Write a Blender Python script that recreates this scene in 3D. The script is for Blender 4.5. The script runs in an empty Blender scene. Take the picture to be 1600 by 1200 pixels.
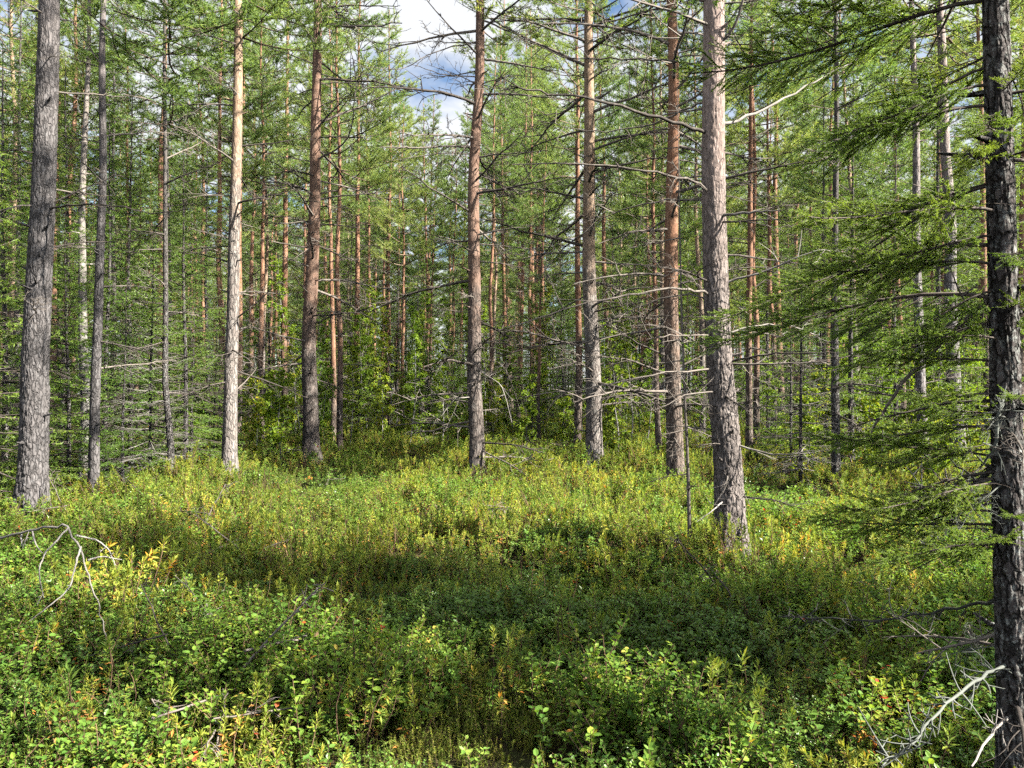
import bpy, math, random
import numpy as np
from mathutils import Vector, Matrix, Euler

R = math.radians
scene = bpy.context.scene
COL = scene.collection

# ---------------------------------------------------------------- camera
FPX, CX, HY, CAMH = 1150.0, 800.0, 610.0, 1.6
cam_d = bpy.data.cameras.new('camera')
cam_d.sensor_width = 36.0
cam_d.lens = FPX / 1600.0 * 36.0
cam_d.clip_start = 0.05
cam_d.clip_end = 2000
cam = bpy.data.objects.new('camera', cam_d)
COL.objects.link(cam)
cam.location = (0, 0, CAMH)
cam.rotation_euler = (R(90.5), 0, 0)
scene.camera = cam

# ---------------------------------------------------------------- sky and sun
SUN_AZ = R(20)          # degrees behind the right-hand side
SUN_EL = R(39)
to_sun = Vector((math.cos(SUN_AZ) * math.cos(SUN_EL), -math.sin(SUN_AZ) * math.cos(SUN_EL), math.sin(SUN_EL)))
world = bpy.data.worlds.new('World')
scene.world = world
world.use_nodes = True
wn, wl = world.node_tree.nodes, world.node_tree.links
wn.clear()
sky = wn.new('ShaderNodeTexSky')
sky.sky_type = 'NISHITA'
sky.sun_disc = False
sky.sun_elevation = SUN_EL
sky.sun_rotation = math.atan2(to_sun.x, to_sun.y)
sky.air_density = 1.0
sky.dust_density = 0.1
sky.ozone_density = 2.5
wtc = wn.new('ShaderNodeTexCoord')
wmap = wn.new('ShaderNodeMapping')
wmap.inputs['Scale'].default_value = (1.0, 1.0, 2.4)
wmap.inputs['Location'].default_value = (1.7, 0.4, 0.9)
wno = wn.new('ShaderNodeTexNoise')
wno.inputs['Scale'].default_value = 3.2
wno.inputs['Detail'].default_value = 8
wno.inputs['Roughness'].default_value = 0.55
wr = wn.new('ShaderNodeValToRGB')
wr.color_ramp.elements[0].position = 0.40
wr.color_ramp.elements[0].color = (0, 0, 0, 1)
wr.color_ramp.elements[1].position = 0.54
wr.color_ramp.elements[1].color = (0.95, 0.95, 0.95, 1)
wmix = wn.new('ShaderNodeMix')
wmix.data_type = 'RGBA'
wmix.inputs[7].default_value = (5.0, 5.1, 5.25, 1)
wbg = wn.new('ShaderNodeBackground')
wbg.inputs['Strength'].default_value = 0.05
wout = wn.new('ShaderNodeOutputWorld')
wl.new(wtc.outputs['Generated'], wmap.inputs['Vector'])
wl.new(wmap.outputs['Vector'], wno.inputs['Vector'])
wl.new(wno.outputs['Fac'], wr.inputs['Fac'])
wl.new(wr.outputs['Color'], wmix.inputs[0])
wl.new(sky.outputs['Color'], wmix.inputs[6])
wl.new(wmix.outputs[2], wbg.inputs['Color'])
wl.new(wbg.outputs['Background'], wout.inputs['Surface'])

sun_d = bpy.data.lights.new('sun', 'SUN')
sun_d.energy = 5.0
sun_d.angle = R(0.55)
sun_d.color = (1.0, 0.955, 0.88)
sun = bpy.data.objects.new('sun', sun_d)
COL.objects.link(sun)
sun.rotation_euler = to_sun.to_track_quat('Z', 'Y').to_euler()
sun.location = to_sun * 60

vs = scene.view_settings
vs.view_transform = 'Standard'
vs.look = 'None'
vs.exposure = 2.05
vs.gamma = 1.0
vs.use_curve_mapping = False
cy = scene.cycles
cy.max_bounces = 4
cy.diffuse_bounces = 2
cy.glossy_bounces = 1
cy.transmission_bounces = 3
cy.use_adaptive_sampling = True
cy.adaptive_threshold = 0.03
cy.transparent_max_bounces = 4
cy.sample_clamp_indirect = 4.0
cy.use_denoising = False
cy.use_fast_gi = True
cy.fast_gi_method = 'REPLACE'
cy.ao_bounces = 1
cy.ao_bounces_render = 1
world.light_settings.distance = 14.0
cy.caustics_reflective = False
cy.caustics_refractive = False

# ---------------------------------------------------------------- small maths helpers
def hash2(ix, iy, seed=0):
    h = (ix.astype(np.int64) * 374761393 + iy.astype(np.int64) * 668265263 + seed * 974711) & 0x7fffffff
    h = ((h ^ (h >> 13)) * 1274126177) & 0x7fffffff
    return ((h ^ (h >> 16)) & 0xffff) / 65535.0

def vnoise(x, y, seed=0):
    x = np.asarray(x, float); y = np.asarray(y, float)
    x0 = np.floor(x); y0 = np.floor(y)
    fx = x - x0; fy = y - y0
    fx = fx * fx * (3 - 2 * fx); fy = fy * fy * (3 - 2 * fy)
    a = hash2(x0, y0, seed); b = hash2(x0 + 1, y0, seed)
    c = hash2(x0, y0 + 1, seed); d = hash2(x0 + 1, y0 + 1, seed)
    return (a * (1 - fx) + b * fx) * (1 - fy) + (c * (1 - fx) + d * fx) * fy

def fbm(x, y, seed=0, octv=3):
    s = 0; a = 0.5; t = 0
    for k in range(octv):
        s = s + a * vnoise(np.asarray(x) * 2 ** k, np.asarray(y) * 2 ** k, seed + k)
        t += a; a *= 0.5
    return s / t

NEAR_H = 1.33
MOUNDS = [((bx - CX) / FPX * (FPX * NEAR_H / (by - HY)), FPX * NEAR_H / (by - HY)) for bx, by in
          ((1142, 845), (50, 795), (146, 762), (268, 745), (358, 742), (745, 735), (928, 715), (1055, 738), (1306, 742), (1443, 725), (1498, 721))]
def gh(x, y):
    """ground height"""
    x = np.asarray(x, float); y = np.asarray(y, float)
    h = 0.48 * (fbm(x / 2.0 + 31, y / 2.0 + 7, 3, 3) - 0.5) + 0.35 * (vnoise(x / 9 + 5, y / 9 + 3, 9) - 0.5)
    h = h + 0.22 * (vnoise(x / 0.62 + 3, y / 0.62 + 17, 45) - 0.5)
    near = np.clip((y - 1.0) / 4.0, 0.45, 1.0)
    h = h * near
    for mx, my in MOUNDS:          # raised moss cushions at the feet of the front trees
        h = h + 0.13 * np.exp(-((x - mx) ** 2 + (y - my) ** 2) / 0.32)
    return h

def norm(a):
    return a / np.maximum(np.linalg.norm(a, axis=-1, keepdims=True), 1e-9)

def world_at(px, py, d):
    """the point seen at a photo pixel at distance d in front of the camera"""
    return Vector(((px - CX) / FPX * d, d, CAMH + (HY - py) / FPX * d))

# ---------------------------------------------------------------- mesh collector
class Geo:
    def __init__(s):
        s.v = []; s.n = 0; s.f = []      # f: (faces array, material index, smooth)
    def add(s, v, faces, m=0, smooth=True):
        v = np.asarray(v, np.float32).reshape(-1, 3)
        if len(v) == 0 or len(faces) == 0:
            return
        s.f.append((np.asarray(faces, np.int32) + s.n, m, smooth))
        s.v.append(v); s.n += len(v)
    def merge(s, o, M=None, mshift=0):
        v = np.concatenate(o.v)
        if M is not None:
            A = np.array(M.to_3x3()); t = np.array(M.translation)
            v = v @ A.T + t
        for f, m, sm in o.f:
            s.f.append((f + s.n, m + mshift, sm))
        s.v.append(v.astype(np.float32)); s.n += len(v)
    def mesh(s, name, mats):
        me = bpy.data.meshes.new(name)
        v = np.concatenate(s.v)
        me.vertices.add(len(v)); me.vertices.foreach_set('co', v.ravel())
        li = np.concatenate([f.ravel() for f, _, _ in s.f])
        ls = np.concatenate([np.full(len(f), f.shape[1], np.int32) for f, _, _ in s.f])
        mi = np.concatenate([np.full(len(f), m, np.int32) for f, m, _ in s.f])
        sm = np.concatenate([np.full(len(f), q, bool) for f, _, q in s.f])
        me.loops.add(len(li)); me.loops.foreach_set('vertex_index', li)
        me.polygons.add(len(ls))
        st = np.zeros(len(ls), np.int32); st[1:] = np.cumsum(ls)[:-1]
        me.polygons.foreach_set('loop_start', st)
        me.polygons.foreach_set('loop_total', ls)
        me.polygons.foreach_set('material_index', mi)
        me.polygons.foreach_set('use_smooth', sm)
        for m in mats:
            me.materials.append(m)
        me.update(calc_edges=True)
        return me

def tubes(g, P, Rr, sides=3, m=0, tip=True):
    """P (M,K,3) polylines, Rr (M,K) radii -> tubes"""
    P = np.asarray(P, float); Rr = np.asarray(Rr, float)
    if P.ndim == 2:
        P = P[None]; Rr = Rr[None]
    M, K, _ = P.shape
    T = np.zeros_like(P)
    T[:, 1:-1] = P[:, 2:] - P[:, :-2]
    T[:, 0] = P[:, 1] - P[:, 0]; T[:, -1] = P[:, -1] - P[:, -2]
    T = norm(T)
    main = norm(P[:, -1] - P[:, 0])
    ref = np.where(np.abs(main[:, 2:3]) > 0.8, np.array([[1.0, 0, 0]]), np.array([[0, 0, 1.0]]))
    n1 = norm(np.cross(T, ref[:, None, :])); n2 = np.cross(T, n1)
    a = np.arange(sides) * 2 * math.pi / sides
    V = P[:, :, None, :] + Rr[:, :, None, None] * (np.cos(a)[None, None, :, None] * n1[:, :, None, :] + np.sin(a)[None, None, :, None] * n2[:, :, None, :])
    idx = np.arange(M * K * sides).reshape(M, K, sides)
    i0 = idx[:, :-1]; i1 = idx[:, 1:]
    q = np.stack([i0, np.roll(i0, -1, 2), np.roll(i1, -1, 2), i1], -1).reshape(-1, 4)
    g.add(V.reshape(-1, 3), q[:, ::-1], m)

def needles(g, rs, B, D, L, W, m=0):
    """one triangle per needle"""
    B = np.asarray(B); D = norm(np.asarray(D))
    n = len(B)
    s = norm(np.cross(D, rs.normal(size=(n, 3))))
    L = np.broadcast_to(L, n)[:, None]; W = np.broadcast_to(W, n)[:, None]
    V = np.stack([B - s * W / 2, B + s * W / 2, B + D * L], 1)
    g.add(V.reshape(-1, 3), np.arange(n * 3).reshape(n, 3), m, False)

def leaves(g, B, D, U, L, W, m=0, fold=0.15):
    """folded rhombic leaves: two triangles each"""
    B = np.asarray(B); D = norm(np.asarray(D)); n = len(B)
    S = norm(np.cross(D, U)); N = np.cross(S, D)
    L = np.broadcast_to(L, n)[:, None]; W = np.broadcast_to(W, n)[:, None]
    mid = B + D * L * 0.48
    V = np.stack([B, mid + S * W / 2 + N * W * fold, B + D * L, mid - S * W / 2 + N * W * fold], 1)
    b = np.arange(n)[:, None] * 4
    t = np.concatenate([b + np.array([[0, 1, 2]]), b + np.array([[0, 2, 3]])])
    g.add(V.reshape(-1, 3), t, m, False)

# ---------------------------------------------------------------- materials
def new_mat(name):
    m = bpy.data.materials.new(name)
    m.use_nodes = True
    m.node_tree.nodes.clear()
    return m, m.node_tree.nodes, m.node_tree.links

def ramp(n, cols):
    r = n.new('ShaderNodeValToRGB')
    e = r.color_ramp.elements
    while len(e) < len(cols):
        e.new(0.5)
    for k, (p, c) in enumerate(cols):
        e[k].position = p; e[k].color = (*c, 1)
    return r

def math_node(n, l, op, a, b=None, clamp=False):
    x = n.new('ShaderNodeMath'); x.operation = op; x.use_clamp = clamp
    for k, s in enumerate((a, b)):
        if s is None: continue
        if isinstance(s, (int, float)): x.inputs[k].default_value = s
        else: l.new(s, x.inputs[k])
    return x.outputs[0]

def leaf_mat(name, cols, trans=0.4, tcol=(1.15, 1.1, 0.6), rough=0.55, spec=0.25, patch=0.0, patch_scale=0.6):
    m, n, l = new_mat(name)
    geo = n.new('ShaderNodeNewGeometry'); oi = n.new('ShaderNodeObjectInfo')
    f = math_node(n, l, 'MULTIPLY', geo.outputs['Random Per Island'], 0.55)
    f = math_node(n, l, 'ADD', f, math_node(n, l, 'MULTIPLY', oi.outputs['Random'], 0.45))
    if patch:
        no = n.new('ShaderNodeTexNoise'); no.inputs['Scale'].default_value = patch_scale
        no.inputs['Detail'].default_value = 2
        l.new(geo.outputs['Position'], no.inputs['Vector'])
        q = math_node(n, l, 'MULTIPLY', math_node(n, l, 'SUBTRACT', no.outputs['Fac'], 0.5), patch)
        f = math_node(n, l, 'ADD', f, q, True)
    # the light is split between the reflecting and the translucent half, so each half gets more than the leaf's overall albedo
    def vivid(c):
        y = 0.3 * c[0] + 0.6 * c[1] + 0.1 * c[2]
        return tuple(min(0.9, max(0.004, (y + (v - y) * 1.12) * 1.8)) for v in c)
    cols = [(q, vivid(c)) for q, c in cols]
    r = ramp(n, cols)
    l.new(f, r.inputs['Fac'])
    p = n.new('ShaderNodeBsdfPrincipled')
    p.inputs['Roughness'].default_value = rough
    p.inputs['Specular IOR Level'].default_value = spec
    l.new(r.outputs['Color'], p.inputs['Base Color'])
    t = n.new('ShaderNodeBsdfTranslucent')
    mul = n.new('ShaderNodeMix'); mul.data_type = 'RGBA'; mul.blend_type = 'MULTIPLY'
    mul.inputs[0].default_value = 1.0
    mul.inputs[7].default_value = (*tcol, 1)
    l.new(r.outputs['Color'], mul.inputs[6])
    l.new(mul.outputs[2], t.inputs['Color'])
    mx = n.new('ShaderNodeMixShader'); mx.inputs[0].default_value = trans
    l.new(p.outputs[0], mx.inputs[1]); l.new(t.outputs[0], mx.inputs[2])
    o = n.new('ShaderNodeOutputMaterial'); l.new(mx.outputs[0], o.inputs['Surface'])
    return m

def bark_mat(name, low, low2, high, high2, z0=3.0, z1=5.5, lichen=(0.30, 0.31, 0.28), lich_amt=0.5, vscale=22.0, bump=0.6, lscale=9.0):
    m, n, l = new_mat(name)
    tc = n.new('ShaderNodeTexCoord'); oi = n.new('ShaderNodeObjectInfo')
    off = n.new('ShaderNodeVectorMath'); off.operation = 'ADD'
    comb = n.new('ShaderNodeCombineXYZ')
    rnd = math_node(n, l, 'MULTIPLY', oi.outputs['Random'], 37.0)
    l.new(rnd, comb.inputs['X']); l.new(rnd, comb.inputs['Z'])
    l.new(tc.outputs['Object'], off.inputs[0]); l.new(comb.outputs[0], off.inputs[1])
    mp = n.new('ShaderNodeMapping'); mp.inputs['Scale'].default_value = (1, 1, 0.26)
    l.new(off.outputs[0], mp.inputs['Vector'])
    # distort so that plates are ragged
    nd = n.new('ShaderNodeTexNoise'); nd.inputs['Scale'].default_value = 14; nd.inputs['Detail'].default_value = 3
    l.new(off.outputs[0], nd.inputs['Vector'])
    dm = n.new('ShaderNodeVectorMath'); dm.operation = 'MULTIPLY_ADD'
    dm.inputs[1].default_value = (0.05, 0.05, 0.05)
    l.new(nd.outputs['Color'], dm.inputs[0]); l.new(mp.outputs[0], dm.inputs[2])
    vo = n.new('ShaderNodeTexVoronoi'); vo.feature = 'DISTANCE_TO_EDGE'; vo.inputs['Scale'].default_value = vscale
    l.new(dm.outputs[0], vo.inputs['Vector'])
    vc = n.new('ShaderNodeTexVoronoi'); vc.inputs['Scale'].default_value = vscale
    l.new(dm.outputs[0], vc.inputs['Vector'])
    crack = n.new('ShaderNodeMapRange'); crack.inputs['From Min'].default_value = 0.0; crack.inputs['From Max'].default_value = 0.16
    l.new(vo.outputs['Distance'], crack.inputs['Value'])
    n2 = n.new('ShaderNodeTexNoise'); n2.inputs['Scale'].default_value = 55; n2.inputs['Detail'].default_value = 6; n2.inputs['Roughness'].default_value = 0.7
    l.new(mp.outputs[0], n2.inputs['Vector'])
    n3 = n.new('ShaderNodeTexNoise'); n3.inputs['Scale'].default_value = 3.0; n3.inputs['Detail'].default_value = 5; n3.inputs['Roughness'].default_value = 0.65
    l.new(off.outputs[0], n3.inputs['Vector'])
    sep = n.new('ShaderNodeSeparateXYZ'); l.new(tc.outputs['Object'], sep.inputs[0])
    zz = math_node(n, l, 'ADD', sep.outputs['Z'], math_node(n, l, 'MULTIPLY', math_node(n, l, 'SUBTRACT', n3.outputs['Fac'], 0.5), 3.5))
    zz = math_node(n, l, 'ADD', zz, math_node(n, l, 'MULTIPLY', math_node(n, l, 'SUBTRACT', oi.outputs['Random'], 0.5), 1.5))
    hf = n.new('ShaderNodeMapRange'); hf.interpolation_type = 'SMOOTHSTEP'
    hf.inputs['From Min'].default_value = z0; hf.inputs['From Max'].default_value = z1
    l.new(zz, hf.inputs['Value'])
    def mix(a, b, f):
        x = n.new('ShaderNodeMix'); x.data_type = 'RGBA'
        for k, s in ((6, a), (7, b)):
            if isinstance(s, tuple): x.inputs[k].default_value = (*s, 1)
            else: l.new(s, x.inputs[k])
        if isinstance(f, float): x.inputs[0].default_value = f
        else: l.new(f, x.inputs[0])
        return x.outputs[2]
    cell = n.new('ShaderNodeSeparateColor'); l.new(vc.outputs['Color'], cell.inputs[0])
    cl = mix(low, low2, cell.outputs[0]); ch = mix(high, high2, cell.outputs[1])
    c = mix(cl, ch, hf.outputs[0])
    # grey lichen crust, more below
    n4 = n.new('ShaderNodeTexNoise'); n4.inputs['Scale'].default_value = lscale; n4.inputs['Detail'].default_value = 8; n4.inputs['Roughness'].default_value = 0.75
    l.new(off.outputs[0], n4.inputs['Vector'])
    lm = n.new('ShaderNodeMapRange'); lm.inputs['From Min'].default_value = 0.50; lm.inputs['From Max'].default_value = 0.66
    lm.inputs['To Max'].default_value = lich_amt
    l.new(n4.outputs['Fac'], lm.inputs['Value'])
    inv = math_node(n, l, 'SUBTRACT', 1.0, hf.outputs[0])
    c = mix(c, lichen, math_node(n, l, 'MULTIPLY', lm.outputs[0], math_node(n, l, 'MULTIPLY_ADD' if False else 'MAXIMUM', inv, 0.25)))
    fine = n.new('ShaderNodeMapRange'); fine.inputs['From Min'].default_value = 0.25; fine.inputs['From Max'].default_value = 0.75
    fine.inputs['To Min'].default_value = 0.55; fine.inputs['To Max'].default_value = 1.3
    l.new(n2.outputs['Fac'], fine.inputs['Value'])
    crk = math_node(n, l, 'MAXIMUM', crack.outputs[0], math_node(n, l, 'MULTIPLY', hf.outputs[0], 0.72))
    ck = math_node(n, l, 'ADD', math_node(n, l, 'MULTIPLY', crk, 0.6), 0.4)
    hs = n.new('ShaderNodeVectorMath'); hs.operation = 'SCALE'
    l.new(c, hs.inputs[0]); l.new(math_node(n, l, 'MULTIPLY', fine.outputs[0], ck), hs.inputs['Scale'])
    p = n.new('ShaderNodeBsdfPrincipled'); p.inputs['Roughness'].default_value = 0.9; p.inputs['Specular IOR Level'].default_value = 0.15
    l.new(hs.outputs[0], p.inputs['Base Color'])
    bh = math_node(n, l, 'ADD', crk, math_node(n, l, 'MULTIPLY', n2.outputs['Fac'], 0.6))
    bp = n.new('ShaderNodeBump'); bp.inputs['Strength'].default_value = bump; bp.inputs['Distance'].default_value = 0.02
    l.new(bh, bp.inputs['Height']); l.new(bp.outputs[0], p.inputs['Normal'])
    o = n.new('ShaderNodeOutputMaterial'); l.new(p.outputs[0], o.inputs['Surface'])
    return m

def twig_mat(name, a, b, scale=30, rough=0.85):
    m, n, l = new_mat(name)
    tc = n.new('ShaderNodeTexCoord'); oi = n.new('ShaderNodeObjectInfo')
    no = n.new('ShaderNodeTexNoise'); no.inputs['Scale'].default_value = scale; no.inputs['Detail'].default_value = 4; no.inputs['Roughness'].default_value = 0.7
    l.new(tc.outputs['Object'], no.inputs['Vector'])
    f = math_node(n, l, 'ADD', math_node(n, l, 'MULTIPLY', math_node(n, l, 'SUBTRACT', no.outputs['Fac'], 0.5), 2.2), oi.outputs['Random'], True)
    r = ramp(n, [(0.1, a), (0.9, b)])
    l.new(f, r.inputs['Fac'])
    p = n.new('ShaderNodeBsdfPrincipled'); p.inputs['Roughness'].default_value = rough; p.inputs['Specular IOR Level'].default_value = 0.2
    l.new(r.outputs['Color'], p.inputs['Base Color'])
    bp = n.new('ShaderNodeBump'); bp.inputs['Strength'].default_value = 0.4; bp.inputs['Distance'].default_value = 0.003
    l.new(no.outputs['Fac'], bp.inputs['Height']); l.new(bp.outputs[0], p.inputs['Normal'])
    o = n.new('ShaderNodeOutputMaterial'); l.new(p.outputs[0], o.inputs['Surface'])
    return m

M_PINE = bark_mat('pine_bark', (0.19, 0.16, 0.14), (0.29, 0.255, 0.225), (0.31, 0.205, 0.13), (0.43, 0.315, 0.215), 2.8, 5.4)
M_PINE_BROWN = bark_mat('brown_pine_bark', (0.135, 0.11, 0.095), (0.19, 0.16, 0.138), (0.20, 0.118, 0.082), (0.28, 0.185, 0.135), 1.8, 4.5, lich_amt=0.3)
M_PINE_RED = bark_mat('red_pine_bark', (0.15, 0.115, 0.09), (0.23, 0.18, 0.145), (0.26, 0.13, 0.075), (0.37, 0.215, 0.135), 1.2, 4.0, lich_amt=0.3)
M_PINE_GREY = bark_mat('grey_pine_bark', (0.19, 0.165, 0.155), (0.29, 0.265, 0.25), (0.31, 0.25, 0.22), (0.38, 0.31, 0.27), 3.5, 7.5, lichen=(0.36, 0.36, 0.35), lich_amt=0.6)
M_PINE_DARK = bark_mat('dark_grey_pine_bark', (0.115, 0.105, 0.10), (0.155, 0.142, 0.136), (0.19, 0.165, 0.155), (0.24, 0.21, 0.195), 3.5, 7.5, lichen=(0.26, 0.26, 0.255), lich_amt=0.35, vscale=28, lscale=17)
M_PINE_PINK = bark_mat('pinkish_pine_bark', (0.175, 0.148, 0.132), (0.24, 0.205, 0.182), (0.29, 0.218, 0.182), (0.37, 0.285, 0.245), 1.2, 4.2, lichen=(0.31, 0.30, 0.28), lich_amt=0.25, vscale=30, lscale=17)
M_SPRUCE = bark_mat('spruce_bark', (0.07, 0.06, 0.055), (0.14, 0.12, 0.11), (0.09, 0.08, 0.07), (0.16, 0.14, 0.125), 2.0, 6.0, lichen=(0.42, 0.44, 0.40), lich_amt=0.95, vscale=34, bump=0.9, lscale=42.0)
M_BIRCH = bark_mat('birch_bark', (0.27, 0.255, 0.23), (0.36, 0.345, 0.31), (0.24, 0.205, 0.17), (0.33, 0.295, 0.26), 1.5, 5.0, lichen=(0.08, 0.07, 0.06), lich_amt=0.5, vscale=12, bump=0.3)
M_TWIG = twig_mat('pine_twig_bark', (0.10, 0.075, 0.06), (0.22, 0.16, 0.11))
M_DEAD = twig_mat('dead_twig', (0.06, 0.05, 0.042), (0.21, 0.18, 0.15))
M_PALE = twig_mat('bleached_wood', (0.14, 0.12, 0.10), (0.33, 0.30, 0.265), 12)
M_BLEACH_LIT = twig_mat('sunlit_bleached_wood', (0.22, 0.20, 0.175), (0.44, 0.41, 0.37), 12)  # bleached wood, paled further so the shaded branch looks sunlit
M_SPTWIG = twig_mat('spruce_twig', (0.05, 0.04, 0.033), (0.14, 0.115, 0.095))
M_LICHEN = twig_mat('lichen_twig', (0.05, 0.05, 0.043), (0.155, 0.165, 0.14), 40)
M_GREYTWIG = twig_mat('grey_dry_twig', (0.10, 0.09, 0.078), (0.28, 0.26, 0.225), 40)
M_STEM = twig_mat('shrub_stem', (0.10, 0.06, 0.035), (0.22, 0.14, 0.08))

M_NEEDLE = leaf_mat('pine_needles', [(0.0, (0.06, 0.11, 0.048)), (0.35, (0.11, 0.168, 0.062)), (0.75, (0.185, 0.235, 0.08)), (0.95, (0.27, 0.275, 0.10)), (1.0, (0.34, 0.24, 0.08))], 0.48, rough=0.4, spec=0.4)
M_SPNEAR = leaf_mat('near_spruce_needles', [(0.0, (0.07, 0.12, 0.03)), (0.5, (0.125, 0.185, 0.042)), (1.0, (0.21, 0.26, 0.06))], 0.45, rough=0.45, spec=0.35)  # lighter yellow-green needles for the near boughs
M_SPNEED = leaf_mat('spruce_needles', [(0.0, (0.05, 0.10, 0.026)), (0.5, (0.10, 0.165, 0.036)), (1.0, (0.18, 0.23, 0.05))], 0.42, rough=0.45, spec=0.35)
M_BIRLEAF = leaf_mat('birch_leaves', [(0.0, (0.075, 0.14, 0.024)), (0.6, (0.14, 0.20, 0.034)), (0.93, (0.23, 0.24, 0.045)), (1.0, (0.42, 0.30, 0.05))], 0.5, rough=0.5)
M_LEDUM = leaf_mat('labrador_tea_leaves', [(0.0, (0.065, 0.115, 0.03)), (0.35, (0.13, 0.178, 0.042)), (0.75, (0.225, 0.245, 0.055)), (0.93, (0.33, 0.29, 0.07)), (1.0, (0.40, 0.20, 0.05))], 0.44, patch=0.7, patch_scale=0.5)
M_LEDOLD = leaf_mat('old_labrador_leaves', [(0.0, (0.22, 0.12, 0.05)), (0.5, (0.34, 0.15, 0.05)), (1.0, (0.36, 0.22, 0.08))], 0.35)
M_BILB = leaf_mat('bilberry_leaves', [(0.0, (0.052, 0.11, 0.026)), (0.5, (0.105, 0.175, 0.038)), (0.86, (0.19, 0.24, 0.05)), (0.95, (0.33, 0.26, 0.07)), (1.0, (0.30, 0.05, 0.03))], 0.48, patch=0.6, patch_scale=0.9)
M_LINGON = leaf_mat('lingonberry_leaves', [(0.0, (0.04, 0.085, 0.02)), (0.7, (0.09, 0.148, 0.032)), (1.0, (0.165, 0.205, 0.05))], 0.3, rough=0.35, spec=0.5, patch=0.4)
M_CROW = leaf_mat('crowberry_needles', [(0.0, (0.05, 0.085, 0.02)), (0.6, (0.12, 0.15, 0.03)), (1.0, (0.22, 0.20, 0.05))], 0.35, patch=0.4)
M_REDLEAF = leaf_mat('autumn_leaves', [(0.0, (0.30, 0.05, 0.03)), (0.5, (0.42, 0.16, 0.05)), (1.0, (0.45, 0.30, 0.06))], 0.4)
M_DRY = leaf_mat('dry_litter', [(0.0, (0.16, 0.11, 0.06)), (0.6, (0.30, 0.22, 0.13)), (1.0, (0.42, 0.34, 0.22))], 0.2)

def ground_mat():
    m, n, l = new_mat('peat_and_moss')
    geo = n.new('ShaderNodeNewGeometry')
    a = n.new('ShaderNodeTexNoise'); a.inputs['Scale'].default_value = 1.6; a.inputs['Detail'].default_value = 8; a.inputs['Roughness'].default_value = 0.7
    b = n.new('ShaderNodeTexNoise'); b.inputs['Scale'].default_value = 40; b.inputs['Detail'].default_value = 5; b.inputs['Roughness'].default_value = 0.7
    l.new(geo.outputs['Position'], a.inputs['Vector']); l.new(geo.outputs['Position'], b.inputs['Vector'])
    r = ramp(n, [(0.30, (0.030, 0.022, 0.014)), (0.48, (0.060, 0.045, 0.022)), (0.60, (0.065, 0.075, 0.022)), (0.8, (0.11, 0.115, 0.035))])
    f = math_node(n, l, 'ADD', a.outputs['Fac'], math_node(n, l, 'MULTIPLY', math_node(n, l, 'SUBTRACT', b.outputs['Fac'], 0.5), 0.5))
    l.new(f, r.inputs['Fac'])
    p = n.new('ShaderNodeBsdfPrincipled'); p.inputs['Roughness'].default_value = 0.95; p.inputs['Specular IOR Level'].default_value = 0.1
    l.new(r.outputs['Color'], p.inputs['Base Color'])
    bp = n.new('ShaderNodeBump'); bp.inputs['Strength'].default_value = 1.0; bp.inputs['Distance'].default_value = 0.03
    l.new(b.outputs['Fac'], bp.inputs['Height']); l.new(bp.outputs[0], p.inputs['Normal'])
    o = n.new('ShaderNodeOutputMaterial'); l.new(p.outputs[0], o.inputs['Surface'])
    return m
M_GROUND = ground_mat()

# ---------------------------------------------------------------- object helpers
def obj(name, me, parent=None, M=None):
    o = bpy.data.objects.new(name, me)
    COL.objects.link(o)
    if parent is not None:
        o.parent = parent
    if M is not None:
        o.matrix_basis = M
    return o

def tag(o, label=None, cat=None, group=None, kind=None):
    if label: o['label'] = label
    if cat: o['category'] = cat
    if group: o['group'] = group
    if kind: o['kind'] = kind
    return o

def thing(name, label, cat, loc, rot=(0, 0, 0), scale=1.0, group=None):
    o = bpy.data.objects.new(name, None)
    o.empty_display_size = 0.2
    COL.objects.link(o)
    o.location = loc; o.rotation_euler = rot; o.scale = (scale,) * 3
    return tag(o, label, cat, group)

# ---------------------------------------------------------------- ground
def build_ground():
    t = np.linspace(-1, 1, 241)
    xs = np.sinh(t * 4.4) / math.sinh(4.4) * 260
    ys = np.sinh(t * 4.4) / math.sinh(4.4) * 260 + 7
    X, Y = np.meshgrid(xs, ys)
    Z = gh(X, Y)
    n = len(xs)
    i = np.arange(n * n).reshape(n, n)
    q = np.stack([i[:-1, :-1], i[:-1, 1:], i[1:, 1:], i[1:, :-1]], -1).reshape(-1, 4)
    g = Geo(); g.add(np.stack([X, Y, Z], -1), q)
    o = obj('ground', g.mesh('ground', [M_GROUND]))
    tag(o, 'peaty hummocky forest floor under the dwarf shrubs', kind='structure')
build_ground()

# ---------------------------------------------------------------- tree builders
def axis_xy(z, seed, amp):
    z = np.asarray(z, float)
    ax = (fbm(z / 3.1 + seed * 7.3, z * 0 + seed, 11, 2) - 0.5) - (fbm(np.array([seed * 7.3]), np.array([float(seed)]), 11, 2) - 0.5)
    ay = (fbm(z / 3.1 + seed * 3.7, z * 0 + seed + 50, 12, 2) - 0.5) - (fbm(np.array([seed * 3.7]), np.array([seed + 50.0]), 12, 2) - 0.5)
    w = np.clip(z / 1.5, 0, 1)
    return ax * amp * w, ay * amp * w

def trunk_r(z, H, r0):
    z = np.asarray(z, float)
    return r0 * (1 + 0.50 * np.exp(-z / 0.24)) * np.maximum(1.03 - 0.90 * (z / H) ** 0.95, 0.05)

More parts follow.
